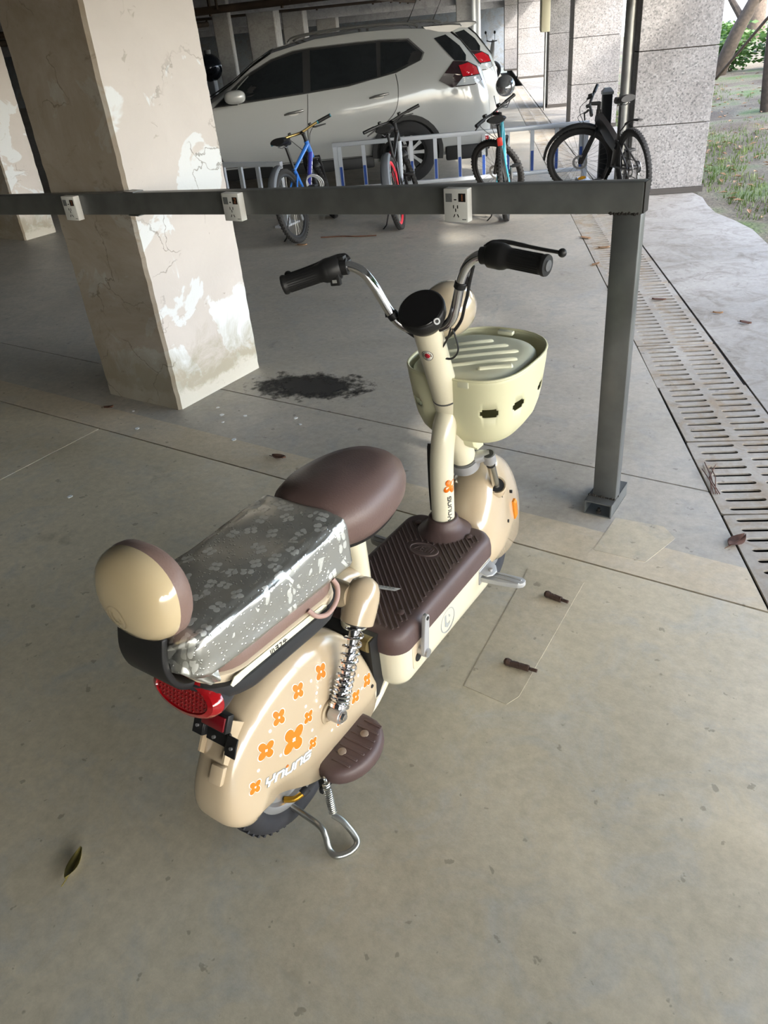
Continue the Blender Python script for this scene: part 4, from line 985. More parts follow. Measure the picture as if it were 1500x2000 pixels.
for hc, hs_ in (((.070, .925, .846), (.035, .014, .020)), ((.02, 1.30, .862), (.05, .02, .012))): b = MB(); b.box(hc, hs_); b.build('lid_hinge', MATS['lid_cream'], SC, bevel=.003)
# mounting plate between head tube and basket
b = MB(); pr = [(-.034, .000), (.034, .000), (.030, .235), (-.030, .235)]
Pm = [hp(.560)+V(0, .038, 0), hp(.80)+V(0, .038, 0)]
b.loft([[Pm[0]+V(-.034, 0, 0), Pm[0]+V(.034, 0, 0), Pm[0]+V(.034, .045, 0), Pm[0]+V(-.034, .045, 0)], [hp(.70)+V(-.034, .035, 0), hp(.70)+V(.034, .035, 0), hp(.70)+V(.034, .045, 0), hp(.70)+V(-.034, .045, 0)], [Pm[1]+V(-.030, 0, 0), Pm[1]+V(.030, 0, 0), Pm[1]+V(.030, .025, 0), Pm[1]+V(-.030, .025, 0)]]); b.build('basket_bracket', CREAMP, SC, bevel=.004)
b = MB(); b.loft([[(x+BC.x, y, z) for x, y, z in ((-.05, .985, .62), (.05, .985, .62), (.05, 1.01, .60), (-.05, 1.01, .60))], [(x+BC.x, y, z) for x, y, z in ((-.045, .925, .79), (.045, .925, .79), (.045, .95, .79), (-.045, .95, .79))]]); b.build('basket_bracket', CREAMP, SC, bevel=.006)
# black cable along the left of the column
rod([(-.036, .93, .56), (-.046, .915, .64), (-.045, .905, .52), (-.040, .90, .42)], .006, 'wire_loom', BLACK, SC)
# ---- prints on the rear fender, laid onto its curved right side
from mathutils.bvhtree import BVHTree
def surf(obj_name_mesh):
    bm_ = bmesh.new(); bm_.from_mesh(obj_name_mesh); t_ = BVHTree.FromBMesh(bm_); bm_.free(); return t_
RFT = surf(rf.data)
def side_pt(y, z, lift):
    h = RFT.ray_cast(V(.4, y, z), V(-1, 0, 0)); p, n_ = (h[0], h[1]) if h[0] else (V(.09, y, z), V(1, 0, 0))
    if n_.x < 0: n_ = -n_
    return p+n_*lift
def decal(polys, name, m, lift, parent, rings=3):
    b = MB()
    for pl in polys:
        n = len(pl); cy, cz = sum(p[0] for p in pl)/n, sum(p[1] for p in pl)/n; prev = None; c = b.v(side_pt(cy, cz, lift))
        for k in range(1, rings+1):
            t = k/rings; cur = [b.v(side_pt(cy+(p[0]-cy)*t, cz+(p[1]-cz)*t, lift)) for p in pl]
            for i in range(n):
                j = (i+1) % n
                b.f([c, cur[i], cur[j]] if prev is None else [prev[i], cur[i], cur[j], prev[j]])
            prev = cur
    return b.build(name, m, parent, ang=70)
FL = [(.0276, .3221, .039), (-.0498, .3586, .026), (-.1028, .2908, .019), (.0873, .3401, .0185), (.0813, .2572, .017), (.0083, .4077, .021), (.0827, .4238, .021), (.1673, .4116, .022), (.3211, .2542, .021), (.2632, .2478, .021), (.1925, .2331, .019)]
for y, z, R_ in FL:
    s = decal([flower(y, z, R_*1.0+.0022, .42)], 'flower_sticker', WHITEP, .0006, SC)
    decal([flower(y, z, R_, .42)], 'petals', ORANGE, .0010, s); decal([flower(y, z, R_*.16, .4)], 'flower_eye', WHITEP, .0014, s, 1)
for y, z in ((.1288, .4156), (.1329, .3755), (.0884, .3722), (.1325, .3322), (.0888, .2948), (-.0249, .3954), (-.019, .3149), (-.0829, .3255), (.1541, .2313), (.2902, .2969), (.2928, .2503)):
    decal([[(y+.0042*math.cos(a), z+.0042*math.sin(a)) for a in [2*math.pi*i/14 for i in range(14)]]], 'dot_sticker', WHITEP, .0008, SC, 1)
ta, tb = V(-.077, .262, 0), V(.064, .226, 0); tx = (tb-ta).normalized(); ty = V(-tx.y, tx.x, 0); kx = (tb-ta).length/5.2
def tmap(pl): return [((ta+tx*(x*kx)+ty*(y*kx*.82)+tx*(y*kx*.15)).x, (ta+tx*(x*kx)+ty*(y*kx*.82)+tx*(y*kx*.15)).y) for x, y in pl]
s = decal([tmap(p) for p in stroke_polys(word('YnunG'), .36)], 'fender_lettering', mat('letter_outline', srgb(112, 122, 124), .4), .0006, SC, 1)
decal([tmap(p) for p in stroke_polys(word('YnunG'), .24)], 'letter_fill', WHITEP, .0010, s, 1)
decal([tmap([(2.16+.16*math.cos(a), .98+.16*math.sin(a)) for a in [2*math.pi*i/12 for i in range(12)]])], 'letter_dot', ORANGE, .0013, s, 1)
b = MB(); q = side_pt(.3373, .2187, 0); b.cyl(q+V(-.004, 0, 0), q+V(.002, 0, 0), .0055, n=12); b.build('fender_screw', BLACK, SC)
# round mark on the backrest shell
SHT = surf(shell.data)
def shell_pt(x, z, lift):
    h = SHT.ray_cast(V(x, -.6, z), V(0, 1, 0)); return (h[0] if h[0] else V(x, -.22, z))+V(0, -lift, 0)
def shell_poly(polys, name, m, lift, par):
    b = MB()
    for pl in polys:
        vs_ = [b.v(shell_pt(x, z, lift)) for x, z in pl]; b.f(vs_)
    return b.build(name, m, par, smooth=False)
mx_, mz_ = -.012, .846
def ringpolys(r1, r0, n=30): return [[(mx_+r1*math.cos(a), mz_+r1*math.sin(a)), (mx_+r1*math.cos(c), mz_+r1*math.sin(c)), (mx_+r0*math.cos(c), mz_+r0*math.sin(c)), (mx_+r0*math.cos(a), mz_+r0*math.sin(a))] for a, c in [(2*math.pi*i/n, 2*math.pi*(i+1)/n) for i in range(n)]]
sm = shell_poly(ringpolys(.026, .0235), 'shell_mark', MARK, .0008, SC)
shell_poly([[(mx_+x*.9, mz_+z*.9) for x, z in pl] for pl in stroke_polys([[(-.010, .012), (-.012, -.004), (-.004, -.013), (.009, -.010), (.012, .001)]], .007)], 'mark_stroke', MARK, .0008, sm)
# ================================================================= silver cover over the rear cushion
def foil():
    m = bpy.data.materials.new('silver_foil'); m.use_nodes = True; t = m.node_tree; b = t.nodes['Principled BSDF']; L = t.links.new
    tc = t.nodes.new('ShaderNodeTexCoord')
    b.inputs['Metallic'].default_value = 0.92
    def N(k, **kw):
        n = t.nodes.new(k)
        for a, q in kw.items(): n.inputs[a].default_value = q
        return n
    def M(op, a, c):
        n = t.nodes.new('ShaderNodeMath'); n.operation = op
        for s, q in ((n.inputs[0], a), (n.inputs[1], c)):
            if isinstance(q, (int, float)): s.default_value = q
            else: L(q, s)
        return n.outputs[0]
    vo = N('ShaderNodeTexVoronoi', Scale=110.0); L(tc.outputs['Object'], vo.inputs['Vector'])
    dot = M('SUBTRACT', 1.0, M('MINIMUM', M('MULTIPLY', vo.outputs['Distance'], 3.6), 1.0))
    # larger wing-shaped spots: pairs of lobes around cell centres
    v2 = N('ShaderNodeTexVoronoi', Scale=21.0, Randomness=0.75); L(tc.outputs['Object'], v2.inputs['Vector'])
    df = t.nodes.new('ShaderNodeVectorMath'); df.operation = 'SUBTRACT'
    sc = t.nodes.new('ShaderNodeVectorMath'); sc.operation = 'SCALE'; sc.inputs['Scale'].default_value = 21.0; L(tc.outputs['Object'], sc.inputs[0])
    s2 = t.nodes.new('ShaderNodeVectorMath'); s2.operation = 'SCALE'; s2.inputs['Scale'].default_value = 21.0; L(v2.outputs['Position'], s2.inputs[0])
    p2 = t.nodes.new('ShaderNodeVectorMath'); p2.operation = 'SUBTRACT'; L(tc.outputs['Object'], p2.inputs[0]); L(v2.outputs['Position'], p2.inputs[1])
    rt = t.nodes.new('ShaderNodeVectorRotate'); rt.rotation_type = 'AXIS_ANGLE'; L(p2.outputs[0], rt.inputs['Vector'])
    sepc = t.nodes.new('ShaderNodeSeparateColor'); L(v2.outputs['Color'], sepc.inputs[0]); L(M('MULTIPLY', sepc.outputs[0], 6.28), rt.inputs['Angle'])
    sp = t.nodes.new('ShaderNodeSeparateXYZ'); L(rt.outputs[0], sp.inputs[0])
    a = M('MULTIPLY', sp.outputs['X'], 55.0); c = M('MULTIPLY', sp.outputs['Y'], 55.0); e = M('MULTIPLY', sp.outputs['Z'], 55.0)
    yy = M('ADD', c, M('MULTIPLY', e, 0.6))
    lobe = M('ADD', M('POWER', M('SUBTRACT', M('ABSOLUTE', a, 0), 0.42), 2), M('MULTIPLY', M('POWER', M('SUBTRACT', M('ABSOLUTE', yy, 0), 0.30), 2), 1.1))
    wing = M('LESS_THAN', lobe, 0.125)
    msk = M('MULTIPLY', wing, M('GREATER_THAN', sepc.outputs[1], 0.15))
    hgt = M('ADD', M('MULTIPLY', dot, M('SUBTRACT', 1.0, msk)), M('MULTIPLY', msk, 0.8))
    nz = N('ShaderNodeTexNoise', Scale=6.0, Detail=3.0); L(tc.outputs['Object'], nz.inputs['Vector'])
    mx = t.nodes.new('ShaderNodeMixRGB'); mx.inputs['Color1'].default_value = srgb(206, 206, 200); mx.inputs['Color2'].default_value = srgb(234, 234, 228); L(msk, mx.inputs['Fac']); L(mx.outputs[0], b.inputs['Base Color'])
    L(M('ADD', 0.30, M('MULTIPLY', msk, 0.22)), b.inputs['Roughness'])
    bp = N('ShaderNodeBump', Strength=0.6, Distance=0.0018); L(hgt, bp.inputs['Height'])
    bp2 = N('ShaderNodeBump', Strength=0.35, Distance=0.012); L(nz.outputs['Fac'], bp2.inputs['Height']); L(bp.outputs[0], bp2.inputs['Normal']); L(bp2.outputs[0], b.inputs['Normal'])
    return m
FOIL = foil()
cv = MB(); rc = random.Random(4)
def cring(t, n=56):
    """cross-section across x at position t (0 rear .. 1 front)"""
    y = -.165+.435*t; top = .803-.004*math.sin(t*3); bw = .1265; zb = .698-.036*t
    bulge = 1.0
    hw = bw*(1-0.05*(1-t)**6); pts = []
    for i in range(n):
        a = 2*math.pi*i/n; c, s = math.cos(a), math.sin(a)
        x = hw*math.copysign(abs(c)**.30, c); h = math.copysign(abs(s)**.30, s)
        z = (top+zb)/2+(top-zb)/2*h
        wr = .0022*math.sin(9*a+14*t)+.0016*math.sin(17*a-23*t)
        if s < -.2: x *= 1.02
        pts.append((x*(1+wr), y, z+wr*.6))
    return pts
rings = [cring(i/22) for i in range(23)]
def inset(r, k, dy, dz=0): 
    cz = sum(p[2] for p in r)/len(r); return [(p[0]*k, p[1]+dy, cz+(p[2]-cz)*k+dz) for p in r]
fr = [inset(rings[-1], .985, .008), inset(rings[-1], .93, .014), inset(rings[-1], .5, .016), inset(rings[-1], .02, .017)]
def pleat(r, k, dy, amp):
    cz = sum(p[2] for p in r)/len(r); out = []
    for i, p in enumerate(r):
        a = 2*math.pi*i/len(r); q = 1+amp*math.sin(7*a+.6)+amp*.6*math.sin(12*a)
        out.append((p[0]*k*q, p[1]+dy+amp*.08*math.sin(5*a), cz-.012*(1-k)+(p[2]-cz)*k*q))
    return out
re_ = [pleat(rings[0], .05, -.028, .0), pleat(rings[0], .35, -.030, .10), pleat(rings[0], .62, -.030, .08), pleat(rings[0], .84, -.022, .045), pleat(rings[0], .95, -.010, .015)]
cv.M = Matrix.Translation((-1.03, .82, 0))
cv.loft(re_+rings+fr)
# gathered tail of spare foil at the right rear corner
co = cv.build('foil_cover', FOIL, ang=70)
tag(co, 'shiny silver foil cover with butterfly pattern wrapped over the rear scooter seat', 'seat cover')
gt = MB(); gt.M = Matrix.Translation((-1.03, .82, 0))
rg_ = []
for i in range(12):
    t = i/11; c = V(.060+.035*t, -.185+.035*t, .752-.056*t); rr = .036*(1-.35*t)
    rg_.append([c+V(rr*math.cos(a)*(1+.22*math.sin(5*a+2*t)), rr*.55*math.sin(a)*(1+.25*math.sin(4*a)), .018*math.sin(a)-.010*math.cos(a)) for a in [2*math.pi*j/30 for j in range(30)]])
gt.loft(rg_); go = gt.build('gathered_end', FOIL, co, ang=70)
# ================================================================= steel charging rail
STL = mat('bare_steel', srgb(112, 114, 113), 0.40, 0.55, noise=0.25, nscale=9, bump=0.1, bscale=40)
STLD = mat('weld_dark', srgb(48, 44, 40), 0.7, 0.4)
RZ = math.radians(1.25)
rail = empty('charging_rail', (-0.81, 2.588, 0), RZ, 'grey square steel rail on a post carrying white charging sockets', 'rail')
def hollow(b, pts4a, pts4b, th): pass
SL = 0.0342                                     # the long rail drops a little towards the left
b = MB(); x0, x1 = 0.058, -7.4
def ry(x): return 1.138+(x+0.085)*SL if True else 0
b.loft([[(x, y, 1.128+SL*(x-0.05)+z) for y, z in ((-.022, 0), (.030, 0), (.030, .098), (-.022, .098))] for x in (x1, x0)]); b.build('beam', STL, rail, bevel=.006, bseg=2)
b = MB(); b.box((0.0595, .004, 1.178), (.003, .050, .094)); b.build('beam_end_cap', STLD, rail)
b = MB()
b.loft([[(x, y, z) for x, y in ((-.038, -.018), (.054, -.018), (.054, .034), (-.038, .034))] for z in (.058, 1.128)]); b.build('post', STL, rail, bevel=.005)
rw = random.Random(2)
def weld(name, pts, r=.006):
    b = MB()
    for i in range(len(pts)-1):
        a, c = V(*pts[i]), V(*pts[i+1]); n = max(2, int((c-a).length/.008))
        for k in range(n): p = a.lerp(c, k/n); b.ell(p+V(rw.uniform(-.002, .002), 0, rw.uniform(-.002, .002)), (r*rw.uniform(.7, 1.2),)*3, 8, 5)
    return b.build(name, STLD, rail)
weld('weld_bead', [(-.05, -.019, 1.127), (.05, -.019, 1.130)]); weld('weld_bead', [(-.052, -.018, .060), (.05, -.018, .060), (.05, .034, .060)], .005)
# foot: a short open tube lying on the floor
b = MB(); hw, h, t = .054, .060, .005
for (cx, cz, sx, sz) in ((0, t/2, 2*hw, t), (0, h-t/2, 2*hw, t), (-hw+t/2, h/2, t, h), (hw-t/2, h/2, t, h)): b.box((cx, .035, cz), (sx, .20, sz))
b.build('foot', STL, rail, smooth=False)
b = MB(); b.lathe([(.010, 0), (.010, .008), (.006, .008), (.006, .020), (0, .020)], (0, -.045, t), (0, 0, 1), 6); b.build('anchor_bolt', STLD, rail, smooth=False)
# left post, hidden behind the picture edge
b = MB(); b.loft([[(x-6.6, y, z) for x, y in ((-.049, -.018), (.049, -.018), (.049, .034), (-.049, .034))] for z in (.0, .89)]); b.build('post', STL, rail, bevel=.005)
# ---- charging sockets
SOW = mat('socket_white', srgb(206, 206, 202), 0.45); SOB = mat('socket_black', srgb(22, 20, 20), .3); QRG = mat('sticker_grey', srgb(104, 106, 106), .6, noise=.2, nscale=200); DIG = mat('digit_brown', srgb(150, 92, 62), .4)
SLOT = mat('slot_black', srgb(16, 16, 17), .6)
DG = {'1': [[(.5, 1), (.5, 0)]], '2': [[(.1, .95), (.85, .95), (.85, .62), (.15, .05), (.9, .05)]], '3': [[(.1, .95), (.85, .95), (.45, .55), (.85, .3), (.7, .05), (.1, .05)]]}
def socket(x, digit, rz, lab):
    z = 1.128+SL*(x+0.81-0.05)-.018
    r0 = empty('charging_socket', (x, 2.588+(x+.81)*math.sin(RZ)-.0405, z), rz, lab, 'socket', 'white charging sockets on the steel rail')
    W, H = .094, .112
    b = MB(); b.box((0, 0, H/2), (W, .036, H)); b.build('socket_body', SOW, r0, bevel=.003)
    f = -.0182
    b = MB(); b.box((-.026, f, H-.030), (.025, .0014, .028)); b.build('sticker', QRG, r0, smooth=False)
    sc = MB(); sc.box((.026, f, H-.029), (.027, .0016, .028)); so = sc.build('number_window', SOB, r0, smooth=False)
    strokes([[(a*.010, c*.018) for a, c in s] for s in DG[digit]], .0042, (.0215, f-.0010, H-.038), (1, 0, 0), (0, 0, 1), -.0006).build('number', DIG, so, smooth=False)
    b = MB(); b.box((-.001, f, H-.036), (.010, .0014, .004)); b.build('indicator', SLOT, r0, smooth=False)
    for px, pz, an in ((-.008, H-.060, 0), (.008, H-.060, 0), (0, H-.071, 0), (-.006, H-.090, 28), (.009, H-.090, -28)):
        b = MB(); b.box((0, 0, 0), (.0032, .0014, .011), Matrix.Translation((px, f, pz)) @ Matrix.Rotation(math.radians(an), 4, 'Y')); b.build('pin_slot', SLOT, r0, smooth=False)
    b = MB(); b.box((.033, f, .010), (.016, .0010, .003)); b.build('maker_mark', QRG, r0, smooth=False)
    b = MB(); b.box((.004, .056, H-.006), (W-.02, .010, .008)); b.box((.0, .020, H-.0095), (.03, .07, .003)); b.build('clamp', SOW, r0, smooth=False)
    return r0
socket(-1.395, '1', RZ, 'white charging socket numbered 1 on the steel rail')
socket(-2.46, '2', RZ, 'white charging socket numbered 2 at the pillar edge on the rail')
socket(-3.53, '3', RZ, 'white charging socket on the rail over the shaded pillar face')
for o in bpy.data.objects:
    if o.name.startswith('charging_socket'): o.pop('group', None)
# flat steel clips on the rail in front of the pillar
for x in (-3.12,):
    b = MB(); b.M = Matrix.Translation((x, 2.592+(x+.81)*math.sin(RZ), 1.128+SL*(x+.76))); b.box((0, 0, .1005), (.07, .06, .004)); b.box((0, 0, -.0025), (.07, .06, .004)); b.box((0, .031, .049), (.07, .004, .105)); tag(b.build('rail_clip', STL, smooth=False), 'flat steel clip around the rail in front of the pillar', 'clip')
# ================================================================= things on the floor
RUSTB = mat('rusty_iron', srgb(70, 50, 38), .9, noise=.5, nscale=40, bump=.6, bscale=90)
for (xa, ya, xc, yc), lab in (((-.790, 1.968, -.704, 1.962), 'rusty iron bolt lying by the patched floor, nearer the steel rail'), ((-.768, 1.604, -.664, 1.613), 'longer rusty iron bolt lying by the patched floor, in open floor')):
    r0 = empty('rusty_bolt', ((xa+xc)/2, (ya+yc)/2, 0), math.atan2(yc-ya, xc-xa), lab, 'bolt'); l = math.hypot(xc-xa, yc-ya)
    b = MB(); rr_ = random.Random(int(l*1e5)); b.loft([[(-l/2+.008+(l-.034)*i/14, (.0098+rr_.uniform(-.0008, .0014))*math.cos(a), .0108+(.0098+rr_.uniform(-.0008, .0014))*math.sin(a)) for a in [2*math.pi*j/12 for j in range(12)]] for i in range(15)]); b.build('sleeve', RUSTB, r0, smooth=False)
    b = MB(); b.cyl((l/2-.028, 0, .0105), (l/2, 0, .0105), .0052, n=10)
    for q in range(5): b.torus((l/2-.020+.0045*q, 0, .0105), (1, 0, 0), .0052, .0011, 12, 6)
    b.build('thread', RUSTB, r0, smooth=False)
    b = MB(); b.lathe([(.004, -.002), (.010, .001), (.0128, .008), (.0115, .016), (.010, .02)], (-l/2, 0, .0125), (1, 0, 0), 9); b.build('flared_end', RUSTB, r0, smooth=False)
# patched rectangle in the floor: thin raised repair mortar
PATCH = concrete('patch_mortar', srgb(170, 159, 136), srgb(198, 187, 162), srgb(174, 168, 154), rough=.58)
b = MB(); b.prism([(-.905, 2.085), (-.70, 2.10), (-.672, 1.50), (-.69, 1.455), (-.835, 1.462)], (0, 0, -.004), (1, 0, 0), (0, 1, 0), .0052); struct(b.build('floor_patch', PATCH, floor, smooth=False))
del b
b = MB(); b.prism([(-.74, 2.30), (-.55, 2.31), (-.50, 2.50), (-.56, 2.56), (-.74, 2.54)], (0, 0, -.004), (1, 0, 0), (0, 1, 0), .0050); struct(b.build('floor_patch', PATCH, floor, smooth=False))
# dark oily stain
OIL = bpy.data.materials.new('oil_stain'); OIL.use_nodes = True
def oilm():
    t = OIL.node_tree; bs = t.nodes['Principled BSDF']; L = t.links.new; tc = t.nodes.new('ShaderNodeTexCoord')
    mp = t.nodes.new('ShaderNodeMapping'); L(tc.outputs['Object'], mp.inputs['Vector'])
    gr = t.nodes.new('ShaderNodeTexGradient'); gr.gradient_type = 'SPHERICAL'; mp.inputs['Scale'].default_value = (2.0, 3.7, 1); L(mp.outputs[0], gr.inputs[0])
    n = t.nodes.new('ShaderNodeTexNoise'); n.inputs['Scale'].default_value = 9; n.inputs['Detail'].default_value = 8; n.inputs['Roughness'].default_value = .7; L(tc.outputs['Object'], n.inputs['Vector'])
    a = t.nodes.new('ShaderNodeMath'); a.operation = 'ADD'; L(gr.outputs['Fac'], a.inputs[0])
    s = t.nodes.new('ShaderNodeMath'); s.operation = 'MULTIPLY_ADD'; s.inputs[1].default_value = 1.7; s.inputs[2].default_value = -.92; L(n.outputs['Fac'], s.inputs[0]); L(s.outputs[0], a.inputs[1])
    r = t.nodes.new('ShaderNodeValToRGB'); r.color_ramp.elements[0].position = .20; r.color_ramp.elements[1].position = .62; r.color_ramp.elements[0].color = (0, 0, 0, 1); r.color_ramp.elements[1].color = (.92, .92, .92, 1); L(a.outputs[0], r.inputs[0])
    L(r.outputs[0], bs.inputs['Alpha']); bs.inputs['Base Color'].default_value = srgb(44, 41, 38); bs.inputs['Roughness'].default_value = .6
oilm()
b = MB(); b.loft([[(x*.55, y*.34, 0) for x, y in ((-1, -1), (1, -1), (1, 1), (-1, 1))], [(x*.55, y*.34, .0008) for x, y in ((-1, -1), (1, -1), (1, 1), (-1, 1))]]); o = b.build('oil_stain', OIL, smooth=False); o.location = (-2.72, 3.12, .0003); o.rotation_euler = (0, 0, .30)
tag(o, 'black oily stain on the floor beside the pillar foot', 'stain')
# leaves
LEAFM = [mat('leaf_brown', srgb(96, 62, 44), .7, noise=.4, nscale=30), mat('leaf_olive', srgb(120, 108, 52), .6, noise=.35, nscale=30), mat('leaf_tan', srgb(150, 116, 84), .75, noise=.3, nscale=30)]
def leaf_mesh(l, w, curl, seed):
    r = random.Random(seed); b = MB(); n = 8; rows = []
    for i in range(n+1):
        t = i/n; wd = w*math.sin(math.pi*min(1, t*.96+.02))**.8*(1-.25*t); x = (t-.5)*l
        rows.append([(x, -wd/2, curl*.6*(abs(t-.5)*2)**2+curl*.9+r.uniform(0, .1)*curl), (x, 0, curl*.45*(abs(t-.5)*2)**2+.001), (x, wd/2, curl*.6*(abs(t-.5)*2)**2+curl*.9)])
    b.loft(rows, closed=False); b.tube([(-l*.72, .002, curl*.6), (-l*.5, 0, curl*.5), (l*.3, 0, .0012)], .0012, 5)
    return b
leaf_spots = [(-1.395, .461, .085, .034, 1, 115, 'yellow green leaf lying on open floor behind the scooter'), (-2.313, 2.363, .075, .05, 0, 10, 'curled brown leaf on the pale floor band beside the saddle'), (-3.62, 2.42, .055, .03, 0, 40, 'small dry leaf at the foot of the plastered pillar'), (-4.90, 5.82, .10, .05, 2, 20, 'tan leaf under the rear tyre of the blue bicycle'),
              (-.30, 2.57, .10, .06, 0, 70, 'dark curled leaf caught between drain covers and floor'), (-2.16, 6.39, .09, .05, 2, 30, 'tan leaf on the drain covers behind the steel post'), (-2.42, 6.66, .11, .06, 2, -20, 'curled tan leaf at the edge of the drain beyond the rail'), (-1.73, 5.34, .08, .04, 0, 80, 'brown leaf on the drain edge behind the steel post'), (-1.36, 5.20, .09, .04, 0, 10, 'brown leaf lying across the drain cover slots'), (-.76, 4.92, .07, .045, 0, -10, 'dry brown leaf alone on the apron'), (-.95, 5.05, .06, .02, 2, 10, 'pale leaf scrap on the apron beside the drain'), (-2.05, 5.9, .08, .05, 2, 65, 'tan leaf on the floor edge along the drain'), (-9.3, 4.75, .12, .07, 0, 10, 'dark leaf by the damp foot of the far plastered pillar')]
for i, (x, y, l, w_, mi, an, lab) in enumerate(leaf_spots):
    o = leaf_mesh(l, w_, .010, i).build('fallen_leaf', LEAFM[mi], solid=.0006); o.location = (x, y, .002 if not (i in (5, 8)) else .001); o.rotation_euler = (0, 0, math.radians(an)); tag(o, lab, 'leaf')
b = MB(); b.tube(smoothpts([(-.30, 0, .006), (-.1, .02, .006), (.06, -.01, .008), (.26, .01, .006)], 4), .006, 6); o = b.build('twig', LEAFM[0]); o.location = (-4.62, 6.22, 0); o.rotation_euler = (0, 0, .35); tag(o, 'thin brown twig on the floor by the blue bicycle', 'twig')
b = MB()
for k in range(5): b.tube([(0, .008*k-.02, .003), (.09+.012*k, .014*math.sin(k*2.3), .006+.003*(k % 3)), (.18+.02*k, .03*math.sin(k*1.7), .003)], .0022, 5)
o = b.build('twig', LEAFM[0]); o.location = uv(2.75, .93, .004); o.rotation_euler = (0, 0, 1.9); tag(o, 'tangle of dry twigs caught on the drain edge', 'twig')
# loose white paint flakes
FLK = mat('paint_flake', srgb(214, 216, 216), .8)
for i, (x, y) in enumerate(((-2.93, 2.62), (-2.80, 2.66), (-2.86, 2.55), (-2.52, 2.75), (-2.45, 2.70), (-3.02, 2.68), (-2.66, 2.42), (-3.25, 2.30), (-3.45, 2.45), (-2.98, 1.66))):
    r = random.Random(i); b = MB(); k = r.randint(5, 7); s_ = r.uniform(.010, .020); b.prism([(s_*r.uniform(.5, 1)*math.cos(2*math.pi*j/k), s_*r.uniform(.5, 1)*math.sin(2*math.pi*j/k)) for j in range(k)], (x, y, .0), (1, 0, 0), (0, 1, 0), .002)
    tag(b.build('paint_flake', FLK, smooth=False), 'white paint flake on the floor near the pillar foot', 'flake', 'paint flakes fallen from the pillar')
# ================================================================= white car (x towards its rear, y away from the camera, z up; origin below the near rear wheel)
WHT = mat('car_white', srgb(166, 168, 166), 0.22, coat=1.0); CGL = mat('car_glass', srgb(20, 24, 26), 0.04, spec=0.8); CBK = mat('car_black', srgb(26, 27, 28), 0.55); CTR = mat('car_trim', srgb(150, 150, 148), .25, .8)
CSEAM = mat('car_seam', srgb(60, 60, 58), .7); CTY = mat('car_tyre', srgb(28, 28, 29), .8); CAL = mat('car_alloy', srgb(150, 152, 154), .3, .7)
CRED = mat('car_red', srgb(170, 16, 30), .1, coat=1.0); CSMK = mat('car_smoke', srgb(40, 24, 28), .08, coat=1.0); CLEN = mat('car_clear', srgb(170, 176, 180), .08, coat=1.0)
CST = [(-3.62, .34, .60, .64, .55, .68), (-3.56, .28, .72, .78, .62, .80), (-3.3, .24, .86, .93, .68, .88), (-2.8, .24, .97, 1.03, .72, .905), (-2.35, .25, 1.02, 1.11, .75, .91), (-2.06, .25, 1.045, 1.245, .74, .91), (-1.8, .25, 1.06, 1.41, .72, .91), (-1.52, .26, 1.075, 1.545, .70, .91), (-1.0, .27, 1.10, 1.64, .69, .91), (-.48, .27, 1.13, 1.665, .69, .91), (0, .28, 1.19, 1.66, .68, .91),
       (.34, .28, 1.24, 1.635, .67, .91), (.60, .28, 1.22, 1.575, .66, .905), (.72, .29, 1.18, 1.48, .66, .90), (.84, .30, 1.12, 1.34, .66, .885), (.95, .32, 1.02, 1.20, .66, .86), (1.01, .36, .92, 1.08, .66, .83), (1.04, .42, .80, .95, .64, .80)]
def cst(s):
    for a, c in zip(CST[:-1], CST[1:]):
        if a[0] <= s <= c[0]:
            t = (s-a[0])/(c[0]-a[0]); return [a[i]+(c[i]-a[i])*t for i in range(6)]
    return list(CST[-1] if s > 0 else CST[0])
def car_ring(a):
    s, zb, ze, zr, wr, w = a; ws = w-.04
    half = [(ws*.55, zb-.02), (ws-.03, zb), (ws, zb+.04), (w-.004, (zb+ze)/2-.10), (w, (zb+ze)/2+.06), (w, ze-.06), (w-.02, ze), (wr+.012, zr-.035), (wr-.02, zr-.004), (wr*.72, zr+.022), (wr*.36, zr+.034), (0, zr+.038)]
    if zr-ze < .1: half = [(ws*.55, zb-.02), (ws-.03, zb), (ws, zb+.04), (w-.004, (zb+ze)/2-.08), (w, (zb+ze)/2+.05), (w, ze-.05), (w-.02, ze), (w-.06, ze+(zr-ze)*.5), (wr-.02, zr-.004), (wr*.72, zr+.012), (wr*.36, zr+.018), (0, zr+.02)]
    return [(s, .91-x, z) for x, z in half]+[(s, .91+x, z) for x, z in reversed(half[:-1])]
_cb = MB(); _cb.loft([car_ring(a) for a in CST]); _cb.bm.normal_update(); CART = BVHTree.FromBMesh(_cb.bm); _cb.bm.free()
def car_y(s, z):
    h = CART.ray_cast(V(s, -2, z), V(0, 1, 0)); return h[0].y if h[0] else .10
def skin(b, poly, dy, far=False, th=.006, sub=8, c0=None):
    """panel hugging the car side, from an (s,z) outline"""
    pts = []
    for i in range(len(poly)):
        a, c = poly[i], poly[(i+1) % len(poly)]
        for k in range(sub): pts.append((a[0]+(c[0]-a[0])*k/sub, a[1]+(c[1]-a[1])*k/sub))
    def P(s, z, d):
        y = car_y(s, z)-d; return (s, 1.82-y, z) if far else (s, y, z)
    n = len(pts); cs_, cz_ = (sum(p[0] for p in pts)/n, sum(p[1] for p in pts)/n) if c0 is None else c0; prev = None; c = b.v(P(cs_, cz_, dy))
    for k in range(1, 7):
        t = k/6; cur = [b.v(P(cs_+(q[0]-cs_)*t, cz_+(q[1]-cz_)*t, dy)) for q in pts]
        for i in range(n):
            j = (i+1) % n; b.f([c, cur[i], cur[j]] if prev is None else [prev[i], cur[i], cur[j], prev[j]])
        prev = cur
    bot = [b.v(P(q[0], q[1], dy-th-.012)) for q in pts]
    for i in range(n): b.f([prev[i], prev[(i+1) % n], bot[(i+1) % n], bot[i]])
